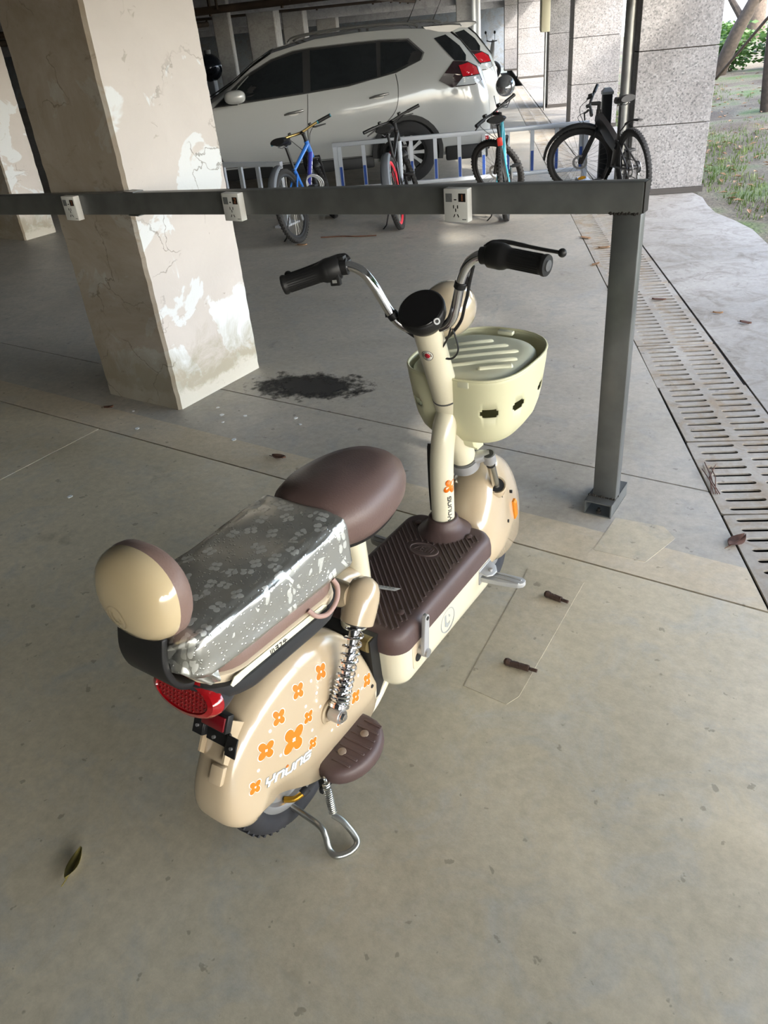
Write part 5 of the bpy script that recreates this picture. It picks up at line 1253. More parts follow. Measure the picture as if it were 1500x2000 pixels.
def build_car(label):
    root = empty('car', (-5.53, 8.82, 0), math.radians(36), label, 'car')
    b = MB(); b.loft([car_ring(a) for a in CST]); b.build('body', WHT, root, ang=28)
    w_out = [(-2.27, 1.05), (-1.86, 1.335), (-1.53, 1.475), (-1.27, 1.535), (-1.07, 1.55), (-.5, 1.56), (-.25, 1.56), (.08, 1.545), (.25, 1.395), (.21, 1.325), (-.09, 1.225), (-.66, 1.135), (-1.15, 1.105), (-1.86, 1.07)]
    cx, cz = -.9, 1.30
    def grow(p, k): return [(cx+(x-cx)*(1+k), cz+(z-cz)*(1+k*2.2)) for x, z in p]
    g1 = [(-2.09, 1.125), (-1.83, 1.325), (-1.53, 1.455), (-1.27, 1.51), (-1.16, 1.522), (-1.20, 1.115), (-1.86, 1.085)]
    g2 = [(-1.07, 1.53), (-.5, 1.54), (-.29, 1.54), (-.31, 1.20), (-.66, 1.15), (-1.11, 1.12)]
    g3 = [(-.235, 1.54), (.075, 1.525), (.20, 1.40), (.165, 1.335), (-.10, 1.245), (-.265, 1.208)]
    for far in (False, True):
        b = MB(); skin(b, grow(w_out, .018), .004, far); b.build('window_trim', CTR, root, smooth=False)
        b = MB(); skin(b, w_out, .007, far); b.build('window_frame', CBK, root, smooth=False)
        for g in (g1, g2, g3): b = MB(); skin(b, g, .010, far); b.build('side_window', CGL, root, smooth=False)
        # door seams
        for pl in ([(-1.15, 1.09), (-1.165, .95), (-1.20, .70), (-1.21, .36)], [(-.09, 1.21), (-.07, 1.08), (-.09, .90), (-.16, .78), (-.36, .62)], [(-2.30, 1.04), (-2.33, .80), (-2.34, .38)], [(-2.34, .375), (-.46, .36)]):
            b = MB(); b.tube([((s, car_y(s, z)-.001, z) if not far else (s, 1.821-car_y(s, z), z)) for s, z in smoothpts2(pl)], .004, 6); b.build('door_seam', CSEAM, root)
        for s in (-1.345, -.31):
            z = .915 if s < -1 else 1.005; y = car_y(s, z)
            yy = (lambda q: 1.82-q) if far else (lambda q: q)
            b = MB(); b.ell((s, yy(y+.012), z-.012), (.10, .016, .035), 20, 10); b.build('handle_cup', mat('car_white_shade', srgb(196, 196, 190), .3), root)
            b = MB(); b.tube([(s-.11, yy(y-.004), z-.018), (s-.05, yy(y-.034), z-.004), (s+.06, yy(y-.034), z+.008), (s+.12, yy(y-.004), z+.012)], [.010, .014, .015, .012], 10); b.build('door_handle', CTR if not far else WHT, root)
        # arches and wheels
        for ax in (0, -2.705):
            yy = -.006 if not far else 1.826; sg = -1 if not far else 1
            pr = [(ax+.44*math.cos(math.radians(a)), .355+.42*math.sin(math.radians(a))) for a in range(-14, 195, 11)]
            b = MB(); b.loft([[(s, .91+sg*(.70), z) for s, z in pr], [(s, .91+sg*.917, z) for s, z in pr]]); b.build('wheel_well', mat('well_dark', srgb(14, 14, 15), .95), root, smooth=False)
            pi_ = [(ax+.385*math.cos(math.radians(a)), .355+.365*math.sin(math.radians(a))) for a in range(-14, 195, 11)]
            b = MB(); n = len(pr); rows = [[(s, .91+sg*.922, z) for s, z in pr], [(s, .91+sg*.930, z) for s, z in pr], [(s, .91+sg*.930, z) for s, z in pi_], [(s, .91+sg*.918, z) for s, z in pi_]]; b.loft(rows, closed=False); b.build('arch_trim', CBK, root, ang=60)
            wc = (ax, .91+sg*.845, .355)
            b = MB(); b.lathe([(.235, -.105), (.315, -.105), (.345, -.085), (.355, -.04), (.355, .04), (.345, .085), (.315, .105), (.235, .105)], wc, (0, 1, 0), 44); b.build('tyre', CTY, root)
            b = MB(); b.lathe([(.24, -.10), (.235, .10), (.20, .09), (.19, .06), (.0, .055)], wc, (0, sg, 0), 40)
            b.build('rim', CBK, root)
            b = MB()
            for k in range(10):
                a = 2*math.pi*k/10; d = V(math.cos(a), 0, math.sin(a)); tq = V(-math.sin(a), 0, math.cos(a)); o_ = V(*wc)
                b.loft([[o_+d*r+tq*w_*q+V(0, sg*h, 0) for q, h in ((-1, .072), (1, .072), (1, .088), (-1, .088))] for r, w_ in ((.03, .02), (.13, .016), (.228, .024))])
            b.lathe([(.235, .08), (.225, .095), (.215, .08)], wc, (0, sg, 0), 40); b.cyl(V(*wc)+V(0, sg*.06, 0), V(*wc)+V(0, sg*.095, 0), .035); b.build('spokes', CAL, root, smooth=False)
        # sills and lower cladding
        yy = .91+(-1 if not far else 1)*.892
        b = MB(); b.box((-1.35, yy, .29), (1.85, .055, .13)); b.build('sill_cladding', CBK, root, bevel=.02)
        b = MB(); b.box((.73, yy, .30), (.52, .06, .16)); b.build('bumper_cladding', CBK, root, bevel=.02)
        # mirror
        ym = -.16 if not far else 1.98
        b = MB(); b.ell((-1.99, ym, 1.145), (.125, .10, .072), 24, 14, p=.75); b.build('door_mirror', WHT, root)
        b = MB(); b.box((-2.02, (ym+(.03 if not far else 1.79))/2, 1.075), (.10, abs(ym-(.03 if not far else 1.79)), .03)); b.build('mirror_foot', CBK, root, bevel=.008)
        # roof rail
        yr = .91+(-1 if not far else 1)*.64
        b = MB(); b.tube(smoothpts([(-1.32, yr, 1.625), (-1.24, yr, 1.672), (-.9, yr, 1.705), (-.4, yr, 1.722), (0, yr, 1.712), (.16, yr, 1.690), (.22, yr, 1.655)], 4), .016, 8); b.build('roof_rail', CTR, root)
        # tail lamp
        tp = [(.42, 1.10), (.60, 1.285), (.78, 1.265), (.90, 1.205), (.945, 1.06), (.84, 1.02), (.57, 1.015)]
        b = MB(); skin(b, tp, .012, far); b.build('tail_lamp', CSMK, root, smooth=False)
        b = MB(); skin(b, [(.66, 1.235), (.79, 1.252), (.89, 1.195), (.915, 1.125), (.70, 1.12)], .018, far); b.build('lamp_red', CRED, root, smooth=False)
        b = MB(); skin(b, [(.70, 1.11), (.918, 1.115), (.935, 1.06), (.84, 1.03), (.62, 1.03)], .017, far); b.build('lamp_clear', CLEN, root, smooth=False)
        # dark quarter pillar beside the rear window
        b = MB(); skin(b, [(.40, 1.530), (.54, 1.555), (.70, 1.43), (.77, 1.33), (.76, 1.27), (.62, 1.285)], .008, far); b.build('rear_pillar_glass', CGL, root, smooth=False)
        # rear reflector low in the bumper
        b = MB(); b.box((.98, .91+(-1 if not far else 1)*.74, .42), (.06, .26, .07)); b.build('bumper_reflector', CRED, root, bevel=.01)
    # rear window, spoiler, antenna, plate, windscreen
    rw_ = [(.60, 1.585), (.72, 1.49), (.84, 1.35), (.955, 1.21)]
    b = MB(); b.loft([[(s+.012, .91+y, z+.03*(1-(y/.6)**2)) for y in (-.60, -.4, -.2, 0, .2, .4, .60)] for s, z in rw_], closed=False); b.build('rear_window', CGL, root, solid=.01)
    sp_ = []
    for y in [-.66+.132*i for i in range(11)]:
        q = 1-(y/.7)**4; sp_.append([(.28, .91+y, 1.648+.02*q), (.60, .91+y, 1.640+.03*q), (.70+.06*q, .91+y, 1.630+.022*q), (.715+.06*q, .91+y, 1.612+.02*q), (.60, .91+y, 1.570+.02*q), (.34, .91+y, 1.60)])
    b = MB(); b.loft(sp_); b.build('spoiler', WHT, root, ang=40)
    b = MB(); b.tube([(.14, .91, 1.69), (.22, .91, 1.83), (.31, .91, 2.0)], [.009, .005, .003], 6); b.ell((.13, .91, 1.69), (.05, .03, .018), 12, 8); b.build('antenna', CBK, root)
    b = MB(); b.loft([[(s, .91+y, z+.010+.02*(1-(y/.7)**2)) for y in (-.64, -.35, 0, .35, .64)] for s, z in ((-2.62, 1.06), (-2.35, 1.13), (-2.06, 1.265), (-1.8, 1.43), (-1.56, 1.545))], closed=False); b.build('windscreen', CGL, root, solid=.008)
    b = MB(); b.box((1.03, .91, .92), (.02, .50, .16)); b.build('number_plate', mat('plate_blue', srgb(40, 70, 140), .4), root, bevel=.006)
    b = MB(); b.box((1.0, .91, .36), (.10, 1.5, .16)); b.build('rear_bumper', CBK, root, bevel=.03)
    for y in (-.55, .55):
        b = MB(); b.ell((-3.50, .91+y, .74), (.10, .17, .07), 20, 12); b.build('headlamp', CLEN, root)
    b = MB(); b.box((-3.60, .91, .55), (.06, .8, .18)); b.build('grille', CBK, root, bevel=.02)
    return root
def smoothpts2(pl, k=4): return [(p.x, p.y) for p in smoothpts([(a, c, 0) for a, c in pl], k)]
car = build_car('white car with roof rails parked behind the bicycles and low barrier')
c2 = copy_tree(car); off = Matrix.Rotation(math.radians(36), 4, 'Z') @ V(.60, 2.75, 0)
c2.location = car.location+off; c2['label'] = 'second white car parked beyond the first, only its rear corner showing'
# ---- scooter with white helmet, beyond the cars
def moto():
    root = empty('parked_moped', uv(27.6, .02, 0), UV_ROT+math.radians(25), 'white parked moped with red tail lamp beyond the cars', 'moped')
    b = MB(); b.loft([[(x, w_*c, z+h*s) for c, s in [(math.cos(2*math.pi*i/16), math.sin(2*math.pi*i/16)) for i in range(16)]] for x, z, w_, h in ((-.75, .72, .05, .06), (-.6, .70, .15, .16), (-.2, .62, .18, .2), (.1, .5, .16, .16), (.3, .38, .15, .08), (.5, .42, .17, .12), (.62, .65, .16, .22), (.66, .95, .12, .12))]); b.build('bodywork', WHT, root)
    b = MB(); b.ell((-.2, 0, .84), (.42, .14, .07), 20, 10); b.build('seat', CBK, root)
    for x in (-.5, .68): b = MB(); b.torus((x, 0, .25), (0, 1, 0), .19, .06, 30, 10); b.build('wheel', CTY, root)
    b = MB(); b.ell((-.76, 0, .78), (.04, .12, .06), 14, 8); b.build('tail_lamp', CRED, root)
    b = MB(); b.tube([(.62, -.34, 1.04), (.60, -.1, 1.02), (.60, .1, 1.02), (.62, .34, 1.04)], .016, 8); b.build('handlebar', CBK, root)
    for s in (-1, 1): b = MB(); b.tube([(.6, s*.25, 1.03), (.58, s*.30, 1.22)], .008, 6); b.ell((.57, s*.31, 1.26), (.02, .07, .045), 12, 8); b.build('mirror', CBK, root)
    h = MB(); h.M = Matrix.Translation(uv(27.6, -.02, 0)); h.ell((0, 0, 1.06), (.13, .15, .14), 20, 14); tag(h.build('helmet', mat('helmet_white', srgb(224, 228, 232), .2)), 'white helmet resting on the seat of the parked moped', 'helmet')
moto()
# ================================================================= bicycles (x forward, y left, z up; origin at the rear tyre contact)
BTY = mat('bike_tyre', srgb(34, 33, 32), .8, noise=.2, nscale=40); BBK = mat('bike_black', srgb(24, 24, 25), .5); BSIL = mat('bike_silver', srgb(170, 172, 174), .3, .8); BSP = mat('bike_spoke', srgb(120, 120, 118), .35, .8)
def bike(loc, head, lean, steer, label, fm, fm2, rimm, barm, r=.335, wb=1.05, grip_caps=None, fold=False, mud_r=True, mud_f=True, mudm=None, tag_orange=False, saddle_up=0, tyre_r=.026):
    root = empty('bicycle', loc, 0, label, 'bicycle'); root.rotation_euler = (math.radians(-lean), 0, math.radians(head))
    hb, ht = V(.80, 0, .66), V(.755, 0, .80); ax = (ht-hb).normalized()
    STM = Matrix.Translation(hb) @ Matrix.Rotation(math.radians(steer), 4, ax) @ Matrix.Translation(-hb)
    def wheel(c, M, disc=True):
        def mb(): b = MB(); b.M = M; return b
        b = mb(); b.torus(c, (0, 1, 0), r-tyre_r, tyre_r, 52, 10); ty = b.build('tyre', BTY, root)
        b = mb(); N = 60
        for i in range(N):
            a = 2*math.pi*i/N; d = V(math.cos(a), 0, math.sin(a)); t = V(-math.sin(a), 0, math.cos(a))
            for sd in (-1, 1):
                p = V(*c)+d*(r-.004)+V(0, sd*tyre_r*.5, 0); b.loft([[p+t*q+V(0, w_, 0)+d*h for q, w_ in ((-.006, -.007), (.006, -.007), (.006, .007), (-.006, .007))] for h in (-.005, .003)])
        b.build('tread', BTY, ty, smooth=False)['kind'] = 'stuff'
        b = mb(); ri = r-2*tyre_r; b.lathe([(ri+.006, -.012), (ri-.014, -.011), (ri-.022, 0), (ri-.014, .011), (ri+.006, .012)], c, (0, 1, 0), 48); b.build('rim', rimm, root)
        b = mb()
        for i in range(28):
            a = 2*math.pi*i/28; d = V(math.cos(a), 0, math.sin(a)); a2 = a+(.5 if i % 2 else -.5); d2 = V(math.cos(a2), 0, math.sin(a2)); sd = 1 if (i//2) % 2 else -1
            b.tube([V(*c)+d2*.024+V(0, sd*.028, 0), V(*c)+d*(ri-.016)], .0013, 4)
        b.build('spokes', BSP, root)
        b = mb(); b.cyl(V(*c)+V(0, -.045, 0), V(*c)+V(0, .045, 0), .018, n=14); b.build('hub', BBK, root)
        b = mb(); b.lathe([(.078, 0), (.078, .002), (.055, .002), (.055, 0)], V(*c)+V(0, .036, 0), (0, 1, 0), 28, ring=True); b.build('brake_disc', BSIL, root)
    ra, fa, bb = V(0, 0, r), V(wb, 0, r), V(.43, 0, r-.03)
    wheel(ra, None); wheel(fa, STM)
    st = V(.285, 0, .63)
    if not fold:
        b = MB(); b.tube([st+V(0, 0, -.02), hb.lerp(ht, .85)], [.017, .021], 12); b.build('top_tube', fm, root)
        b = MB(); b.tube([bb, hb.lerp(ht, .25)], [.020, .026], 12); b.build('down_tube', fm2, root)
        dt = hb.lerp(ht, .25)-bb; b = MB()
        for k in range(6):                      # pale lettering blocks along the down tube
            for sd in (-1, 1):
                p = bb+dt*(.34+.085*k); b.box((0, 0, 0), (.034, .002, .016), Matrix.Translation(p+V(0, sd*.0235, 0)) @ Matrix.Rotation(-math.atan2(dt.z, dt.x), 4, 'Y'))
        b.build('tube_lettering', mat('bike_white_print', srgb(214, 214, 216), .5), root, smooth=False)
    else:
        b = MB(); pa, pb = V(.33, 0, .50), hb.lerp(ht, .6); d = (pb-pa).normalized(); n = V(-d.z, 0, d.x)
        b.loft([[p+V(0, y, 0)+n*h for y, h in ((-.028, -w_), (.028, -w_), (.034, 0), (.028, w_), (-.028, w_), (-.034, 0))] for p, w_ in ((pa, .055), (pa.lerp(pb, .4), .066), (pa.lerp(pb, .8), .055), (pb, .045))]); b.build('main_beam', fm, root, ang=60)
        b = MB(); b.tube([pa+n*.05+V(0, .036, 0), pa+n*.10+V(0, .04, 0)], .008, 8); b.build('fold_latch', BBK, root)
        for k in range(3):
            p = pa.lerp(pb, .30+.11*k); b = MB(); b.tube([p+n*.05+V(0, -.036, 0), p+V(0, -.038, 0), p-n*.05+V(0, -.036, 0)], .0028, 5); b.build('beam_stripe', mat('bike_grey_print', srgb(110, 110, 112), .5), root)
        b = MB(); b.tube([pa, bb], [.04, .03], 12); b.build('frame_post', fm, root)
    b = MB(); b.tube([bb, st], [.018, .017], 12); b.build('seat_tube', fm, root)
    b = MB(); b.tube([hb-ax*.01, ht+ax*.01], .024, 16); b.build('head_tube', fm, root)
    for sd in (-1, 1):
        b = MB(); b.tube([ra+V(0, sd*.06, 0), st+V(.0, sd*.02, -.06)], .009, 8); b.build('seat_stay', fm, root)
        b = MB(); b.tube([ra+V(0, sd*.06, 0), bb+V(0, sd*.03, 0)], .010, 8); b.build('chain_stay', fm, root)
    sdl = st+V(-.075, 0, .235+saddle_up)
    b = MB(); b.tube([st+V(.003, 0, -.02), sdl+V(.03, 0, -.035)], .0145, 12); b.build('seat_post', BBK, root)
    sdr = []
    for i in range(13):
        t = i/12; x = -.13+.27*t; w_ = .085*(1-t)**.8+.020 if t > .15 else .070+.025*(t/.15); h = .012*math.cos(t*3.0)
        sdr.append([sdl+V(x, w_*math.cos(a), (.034 if math.sin(a) > 0 else .026)*math.sin(a)+h+(.01 if t < .3 else 0)) for a in [2*math.pi*j/16 for j in range(16)]])
    b = MB(); b.loft(sdr); b.build('saddle', BBK, root)
    b = MB()
    for sd in (-1, 1): b.tube([sdl+V(-.09, sd*.03, -.018), sdl+V(-.02, sd*.022, -.042), sdl+V(.06, sd*.018, -.036), sdl+V(.11, sd*.006, -.014)], .0038, 6)
    b.build('saddle_rail', BSIL, root)
    # drive train
    b = MB(); b.lathe([(.088, -.002), (.092, 0), (.088, .003), (.06, .003), (.06, -.002)], bb+V(0, -.052, 0), (0, 1, 0), 30, ring=True)
    for k in range(5): a = 2*math.pi*k/5; b.tube([bb+V(0, -.052, 0), bb+V(.07*math.cos(a), -.052, .07*math.sin(a))], .007, 6)
    b.build('chainring', BBK, root)
    b = MB(); pts = [bb+V(.085*math.cos(a), -.052, .085*math.sin(a)) for a in [math.radians(q) for q in range(-90, 91, 30)]]+[ra+V(.045*math.cos(a), -.052, .045*math.sin(a)) for a in [math.radians(q) for q in range(90, 271, 45)]]+[V(.04, -.052, r-.13), V(.10, -.052, r-.11)]
    b.tube(pts, .004, 5, loop=True); b.build('chain', BBK, root)
    b = MB()
    for q, h in ((.055, -.056), (.045, -.050), (.036, -.044)): b.lathe([(q, -.002), (q, .002), (.02, .002), (.02, -.002)], ra+V(0, h, 0), (0, 1, 0), 24, ring=True)
    b.build('cassette', BSIL, root)
    b = MB(); b.box((.03, -.060, r-.075), (.035, .022, .10)); b.cyl((.045, -.065, r-.13), (.045, -.050, r-.13), .022); b.build('derailleur', BSIL, root, bevel=.004)
    for sd in (-1, 1):
        dr = V(.165*sd*.62, 0, -.165*sd*.78); p0 = bb+V(0, sd*.062, 0)
        b = MB(); b.tube([p0, p0+dr+V(0, sd*.012, 0)], [.014, .011], 8); b.build('crank_arm', BSIL if tag_orange else BBK, root)
        b = MB(); b.box(p0+dr+V(0, sd*.065, 0), (.09, .085, .022)); b.cyl(p0+dr, p0+dr+V(0, sd*.10, 0), .006); b.build('pedal', BBK, root, bevel=.004)
    b = MB(); b.tube([V(.05, .058, r-.05), V(.02, .15, .02+.04)], .007, 6); b.tube([V(.02, .15, .06), V(.03, .20, .02+.20*math.sin(math.radians(-lean))*-1*0)], .007, 6); b.build('kickstand', BBK, root)
    if tag_orange:
        b = MB(); b.box(st+V(-.045, 0, .05), (.03, .05, .075)); b.build('tail_lamp', mat('bike_red_lamp', srgb(206, 60, 50), .3), root, bevel=.008)
    # steered front
    def fb(): b = MB(); b.M = STM; return b
    b = fb(); cw = hb-ax*.03
    b.tube([cw+V(.0, -.062, -.01), cw+V(0, 0, .012), cw+V(.0, .062, -.01)], [.018, .022, .018], 10); b.build('fork_crown', BBK, root)
    for sd in (-1, 1):
        b = fb(); b.tube([cw+V(0, sd*.062, -.0), fa+V(-.015, sd*.062, .0)], [.017, .019], 12); b.build('fork_leg', BBK, root)
    top = ht+ax*.085; b = fb(); b.tube([ht, top], .018, 12); b.tube([top-ax*.012, top+V(.085, 0, .012)], [.020, .016], 10); b.build('stem', BBK, root)
    bc = top+V(.090, 0, .014)
    b = fb(); b.tube(smoothpts([bc+V(-.045, -.31, .022), bc+V(-.02, -.14, .016), bc, bc+V(-.02, .14, .016), bc+V(-.045, .31, .022)], 4), .0125, 12); b.build('handlebar', barm, root)
    for sd in (-1, 1):
        b = fb(); g0, g1_ = bc+V(-.028, sd*.195, .018), bc+V(-.048, sd*.325, .0225); b.cyl(g0, g1_, .0165); b.build('grip', BBK, root)
        if grip_caps:
            b = fb(); b.cyl(g1_, g1_+(g1_-g0).normalized()*.008, .018); b.cyl(g0-(g1_-g0).normalized()*.012, g0, .018); b.build('grip_collar', grip_caps, root)
        b = fb(); b.tube([bc+V(.0, sd*.135, .0), bc+V(.045, sd*.16, -.012), bc+V(.035, sd*.27, -.03)], [.012, .009, .006], 8); b.build('brake_lever', BBK, root)
        b = fb(); b.box(bc+V(.0, sd*.115, .030), (.045, .03, .03)); b.build('shifter', BBK, root, bevel=.006)
    for sd, e in ((1, .2), (-1, .15)):
        b = fb(); b.tube(smoothpts([bc+V(.04, sd*.13, -.01), bc+V(.13, sd*.09, -.06), bc+V(.10, sd*.02, -.20), V(.84, 0, .60)], 5), .0032, 5); b.build('cable', BBK, root)
    if fold:
        b = fb(); b.ell(fa+V(.03, -.012, -.20), (.045, .006, .020), 14, 8); b.build('spoke_reflector', mat('bike_amber', srgb(214, 150, 20), .3), root)
        b = MB(); b.tube(smoothpts([(.26, 0, .655), (.12, 0, .735), (-.02, 0, .775), (-.16, 0, .785)], 4), [.010]*4+[.026]*5+[.030]*3+[.026], 8, flat=.35); b.build('rear_mudguard', BBK, root)
    if mud_r:
        b = MB(); pr = [(r+.04+.02*t, math.radians(100+70*t)) for t in [i/10 for i in range(11)]]
        b.loft([[V(rr*math.cos(a), y, r+rr*math.sin(a))+V(math.cos(a), 0, math.sin(a))*h for y, h in ((-.045, -.02), (-.03, 0), (0, .008), (.03, 0), (.045, -.02))] for rr, a in pr], closed=False); b.build('rear_mudguard', mudm or BBK, root, solid=.003)
    if mud_f:
        b = fb(); pr = [(r+.035, math.radians(20+125*t)) for t in [i/14 for i in range(15)]]
        b.loft([[V(fa.x+rr*math.cos(a), y, fa.z+rr*math.sin(a))+V(math.cos(a), 0, math.sin(a))*h for y, h in ((-.04, -.02), (-.026, 0), (0, .007), (.026, 0), (.04, -.02))] for rr, a in pr], closed=False); b.build('front_mudguard', BBK, root, solid=.003)
    return root
def hdg(p, q): return math.degrees(math.atan2(q[1]-p[1], q[0]-p[0]))
BLU = mat('bike_blue', srgb(40, 110, 200), .3, coat=.6); BLUP = mat('bike_blue_purple', srgb(62, 66, 160), .3, coat=.6); GOLD = mat('bike_gold', srgb(186, 160, 104), .3, .8); TEALC = mat('bike_teal_cap', srgb(50, 140, 160), .3, .4)
REDR = mat('bike_red_rim', srgb(214, 50, 66), .35); TEAL = mat('bike_teal', srgb(60, 136, 150), .35); BBR = mat('bike_black_frame', srgb(30, 28, 28), .35, coat=.4); GRM = mat('mudguard_grey', srgb(96, 100, 106), .5)
bike((-5.0, 5.93, 0), hdg((-5.0, 5.93), (-5.30, 6.93)), 9, 34, 'blue bicycle with bare gold handlebar and teal grip collars', BLU, BLUP, BBK, GOLD, grip_caps=TEALC, mudm=GRM)
bike((-4.28, 6.63, 0), hdg((-4.28, 6.63), (-4.72, 7.62)), 8, 32, 'black bicycle with bright red wheel rims', BBR, mat('bike_white_frame', srgb(190, 196, 204), .35), REDR, BBK, mudm=GRM)
bike((-3.40, 7.16, 0), hdg((-3.40, 7.16), (-3.82, 8.16)), 7, 55, 'black and teal bicycle with its front wheel turned sideways', TEAL, TEAL, BBK, BBK, mud_r=False, mud_f=False, tag_orange=True)
bike((-2.43, 7.98, 0), hdg((-2.43, 7.98), (-3.10, 8.68)), 6, 62, 'black folding bicycle with thick frame beam beside the stone column', BBR, BBR, BBK, BBK, r=.352, fold=True, saddle_up=.06, mudm=BBK, mud_r=False)
# red lamp on the teal bicycle, orange spoke reflector on the folding one, helmet on a far handlebar
b = MB(); b.ell((0, 0, .10), (.10, .125, .095), 26, 16); b.tube([(-.10, -.08, .02), (-.05, -.10, -.08), (.06, -.02, -.10), (.10, .06, .02)], .006, 6)
o = b.build('bicycle_helmet', mat('helmet_chrome', srgb(170, 172, 176), .16, .8)); o.location = (-3.98, 8.28, .98); o.rotation_euler = (.3, .2, .5); tag(o, 'shiny grey helmet hung on the handlebar of the teal bicycle', 'helmet')
b = MB()
for k in range(3): b.torus((.01*k, .004*k, .008*k), (.3, 1, .2+.2*k), .075+.006*k, .006, 30, 8)
o = b.build('cable_lock', mat('lock_white', srgb(200, 202, 204), .4)); o.location = (-5.14, 6.40, .44); o.rotation_euler = (0, 0, .5); tag(o, 'white coiled cable lock wound on the frame of the blue bicycle', 'lock')
# ================================================================= trees, hedge, litter outside
def leafmat(name, c1, c2, tr=.35):
    m = bpy.data.materials.new(name); m.use_nodes = True; t = m.node_tree; b = t.nodes['Principled BSDF']; L = t.links.new
    oi = t.nodes.new('ShaderNodeNewGeometry'); n = t.nodes.new('ShaderNodeTexNoise'); n.inputs['Scale'].default_value = 1.7; L(oi.outputs['Position'], n.inputs['Vector'])
    r = t.nodes.new('ShaderNodeValToRGB'); r.color_ramp.elements[0].color = c1; r.color_ramp.elements[1].color = c2; r.color_ramp.elements[0].position = .35; r.color_ramp.elements[1].position = .65; L(n.outputs['Fac'], r.inputs[0]); L(r.outputs[0], b.inputs['Base Color'])
    b.inputs['Roughness'].default_value = .5; b.inputs['Transmission Weight'].default_value = 0
    tl_ = t.nodes.new('ShaderNodeBsdfTranslucent'); L(r.outputs[0], tl_.inputs['Color']); mx = t.nodes.new('ShaderNodeMixShader'); mx.inputs[0].default_value = tr
    out = t.nodes['Material Output']; L(b.outputs[0], mx.inputs[1]); L(tl_.outputs[0], mx.inputs[2]); L(mx.outputs[0], out.inputs['Surface'])
    return m
LG1 = leafmat('foliage_dark', srgb(48, 78, 32), srgb(80, 112, 48)); LG2 = leafmat('foliage_light', srgb(84, 126, 38), srgb(124, 160, 62)); BARK = mat('bark', srgb(92, 80, 68), .9, noise=.4, nscale=14, bump=.8, bscale=30)
def leaves(b, c, rad, n, size, rnd, shell=.55):
    for _ in range(n):
        while True:
            d = V(rnd.uniform(-1, 1), rnd.uniform(-1, 1), rnd.uniform(-1, 1))
            if d.length <= 1 and d.length > 0.05: break
        d = d.normalized()*(shell+(1-shell)*rnd.random())*(.75+.25*rnd.random())
        p = V(*c)+V(d.x*rad[0], d.y*rad[1], d.z*rad[2]); nr = V(rnd.uniform(-1, 1), rnd.uniform(-1, 1), rnd.uniform(-.4, 1)).normalized(); x, y, z = frame(nr); s = size*rnd.uniform(.6, 1.25)
        b.f([b.v(p-x*s), b.v(p-y*s*.42), b.v(p+x*s), b.v(p+y*s*.42)])
def tree(base, trunk, rt, crowns, n, size, m, label, branches=(), seed=1, group=None):
    rnd = random.Random(seed); root = empty('tree', base, 0, label, 'tree', group)
    b = MB(); pts = smoothpts([V(*p)-V(*base) for p in trunk], 4); k = len(pts); b.tube(pts, [rt*(1-.5*i/k) for i in range(k)], 12); b.build('trunk', BARK, root)
    for br in branches: b = MB(); pts = smoothpts([V(*p)-V(*base) for p in br[0]], 4); k = len(pts); b.tube(pts, [br[1]*(1-.6*i/k) for i in range(k)], 8); b.build('branch', BARK, root)
    if crowns:
        b = MB()
        for c, rad in crowns: leaves(b, V(*c)-V(*base), rad, n//len(crowns), size, rnd)
        o = b.build('foliage', m, root, smooth=False)
    return root
def T(u, v, z=0): return tuple(uv(u, v, z))
def simple_tree(u, v, h, R, n, label, seed, m=LG1, group=None, size=.14, rt=.13):
    r = random.Random(seed); cr = []
    for k in range(5):
        a = 2*math.pi*k/5+r.random(); cr.append((T(u+R*.55*math.cos(a), v+R*.55*math.sin(a), h+r.uniform(-.6, .9)), (R*.62, R*.62, R*.5)))
    z0 = .1
    return tree(T(u, v, -.05), [T(u, v, -.05), T(u+.05, v-.08, h*.4), T(u-.05, v+.05, h)], rt, cr, n, size, m, label, [([T(u, v, h*.55), T(u+.6, v+.5, h*.8), T(u+1.1, v+.9, h)], rt*.45), ([T(u, v, h*.5), T(u-.5, v-.5, h*.85), T(u-.9, v-.9, h*1.05)], rt*.4)], seed, group)
# trees in view at the right edge
tree(T(21.2, 5.64, 0), [T(21.2, 5.60, -.05), T(20.9, 5.85, .9), T(20.7, 6.15, 1.7), T(20.6, 6.2, 2.6)], .17, [(T(20.5, 6.6, 4.6), (1.9, 1.9, 1.3)), (T(21.4, 5.5, 5.2), (1.6, 1.6, 1.1))], 1500, .13, LG1, 'forked tree trunk with dark bark leaning beside the stone column', [([T(20.8, 6.0, 1.35), T(20.5, 6.55, 2.0), T(20.2, 7.0, 2.8)], .10), ([T(20.85, 5.9, 1.2), T(21.1, 5.5, 1.9), T(21.3, 5.3, 2.9)], .08)], 3)
tree(T(14.5, 4.72, 0), [T(14.5, 4.74, -.05), T(14.45, 4.62, 1.2), T(14.3, 4.58, 2.4), T(14.2, 4.6, 3.4)], .14, [(T(14.0, 4.9, 4.6), (2.0, 2.0, 1.2)), (T(15.0, 5.6, 5.2), (1.8, 1.8, 1.2))], 1700, .13, LG1, 'straight tree trunk on the lawn nearest the open apron', [([T(14.4, 4.6, 1.6), T(14.0, 4.9, 2.4), T(13.8, 5.4, 3.2)], .06)], 4)
simple_tree(33.0, 9.9, 4.2, 2.4, 1500, 'thick grey tree trunk standing beyond the hedge', 5, LG1, rt=.38)
b = MB(); b.cyl(uv(20.3, 5.35, .05), uv(17.6, 5.9, 1.75), .03, n=8); tag(b.build('support_pole', BARK), 'slanting wooden pole propped between the two trees', 'pole')
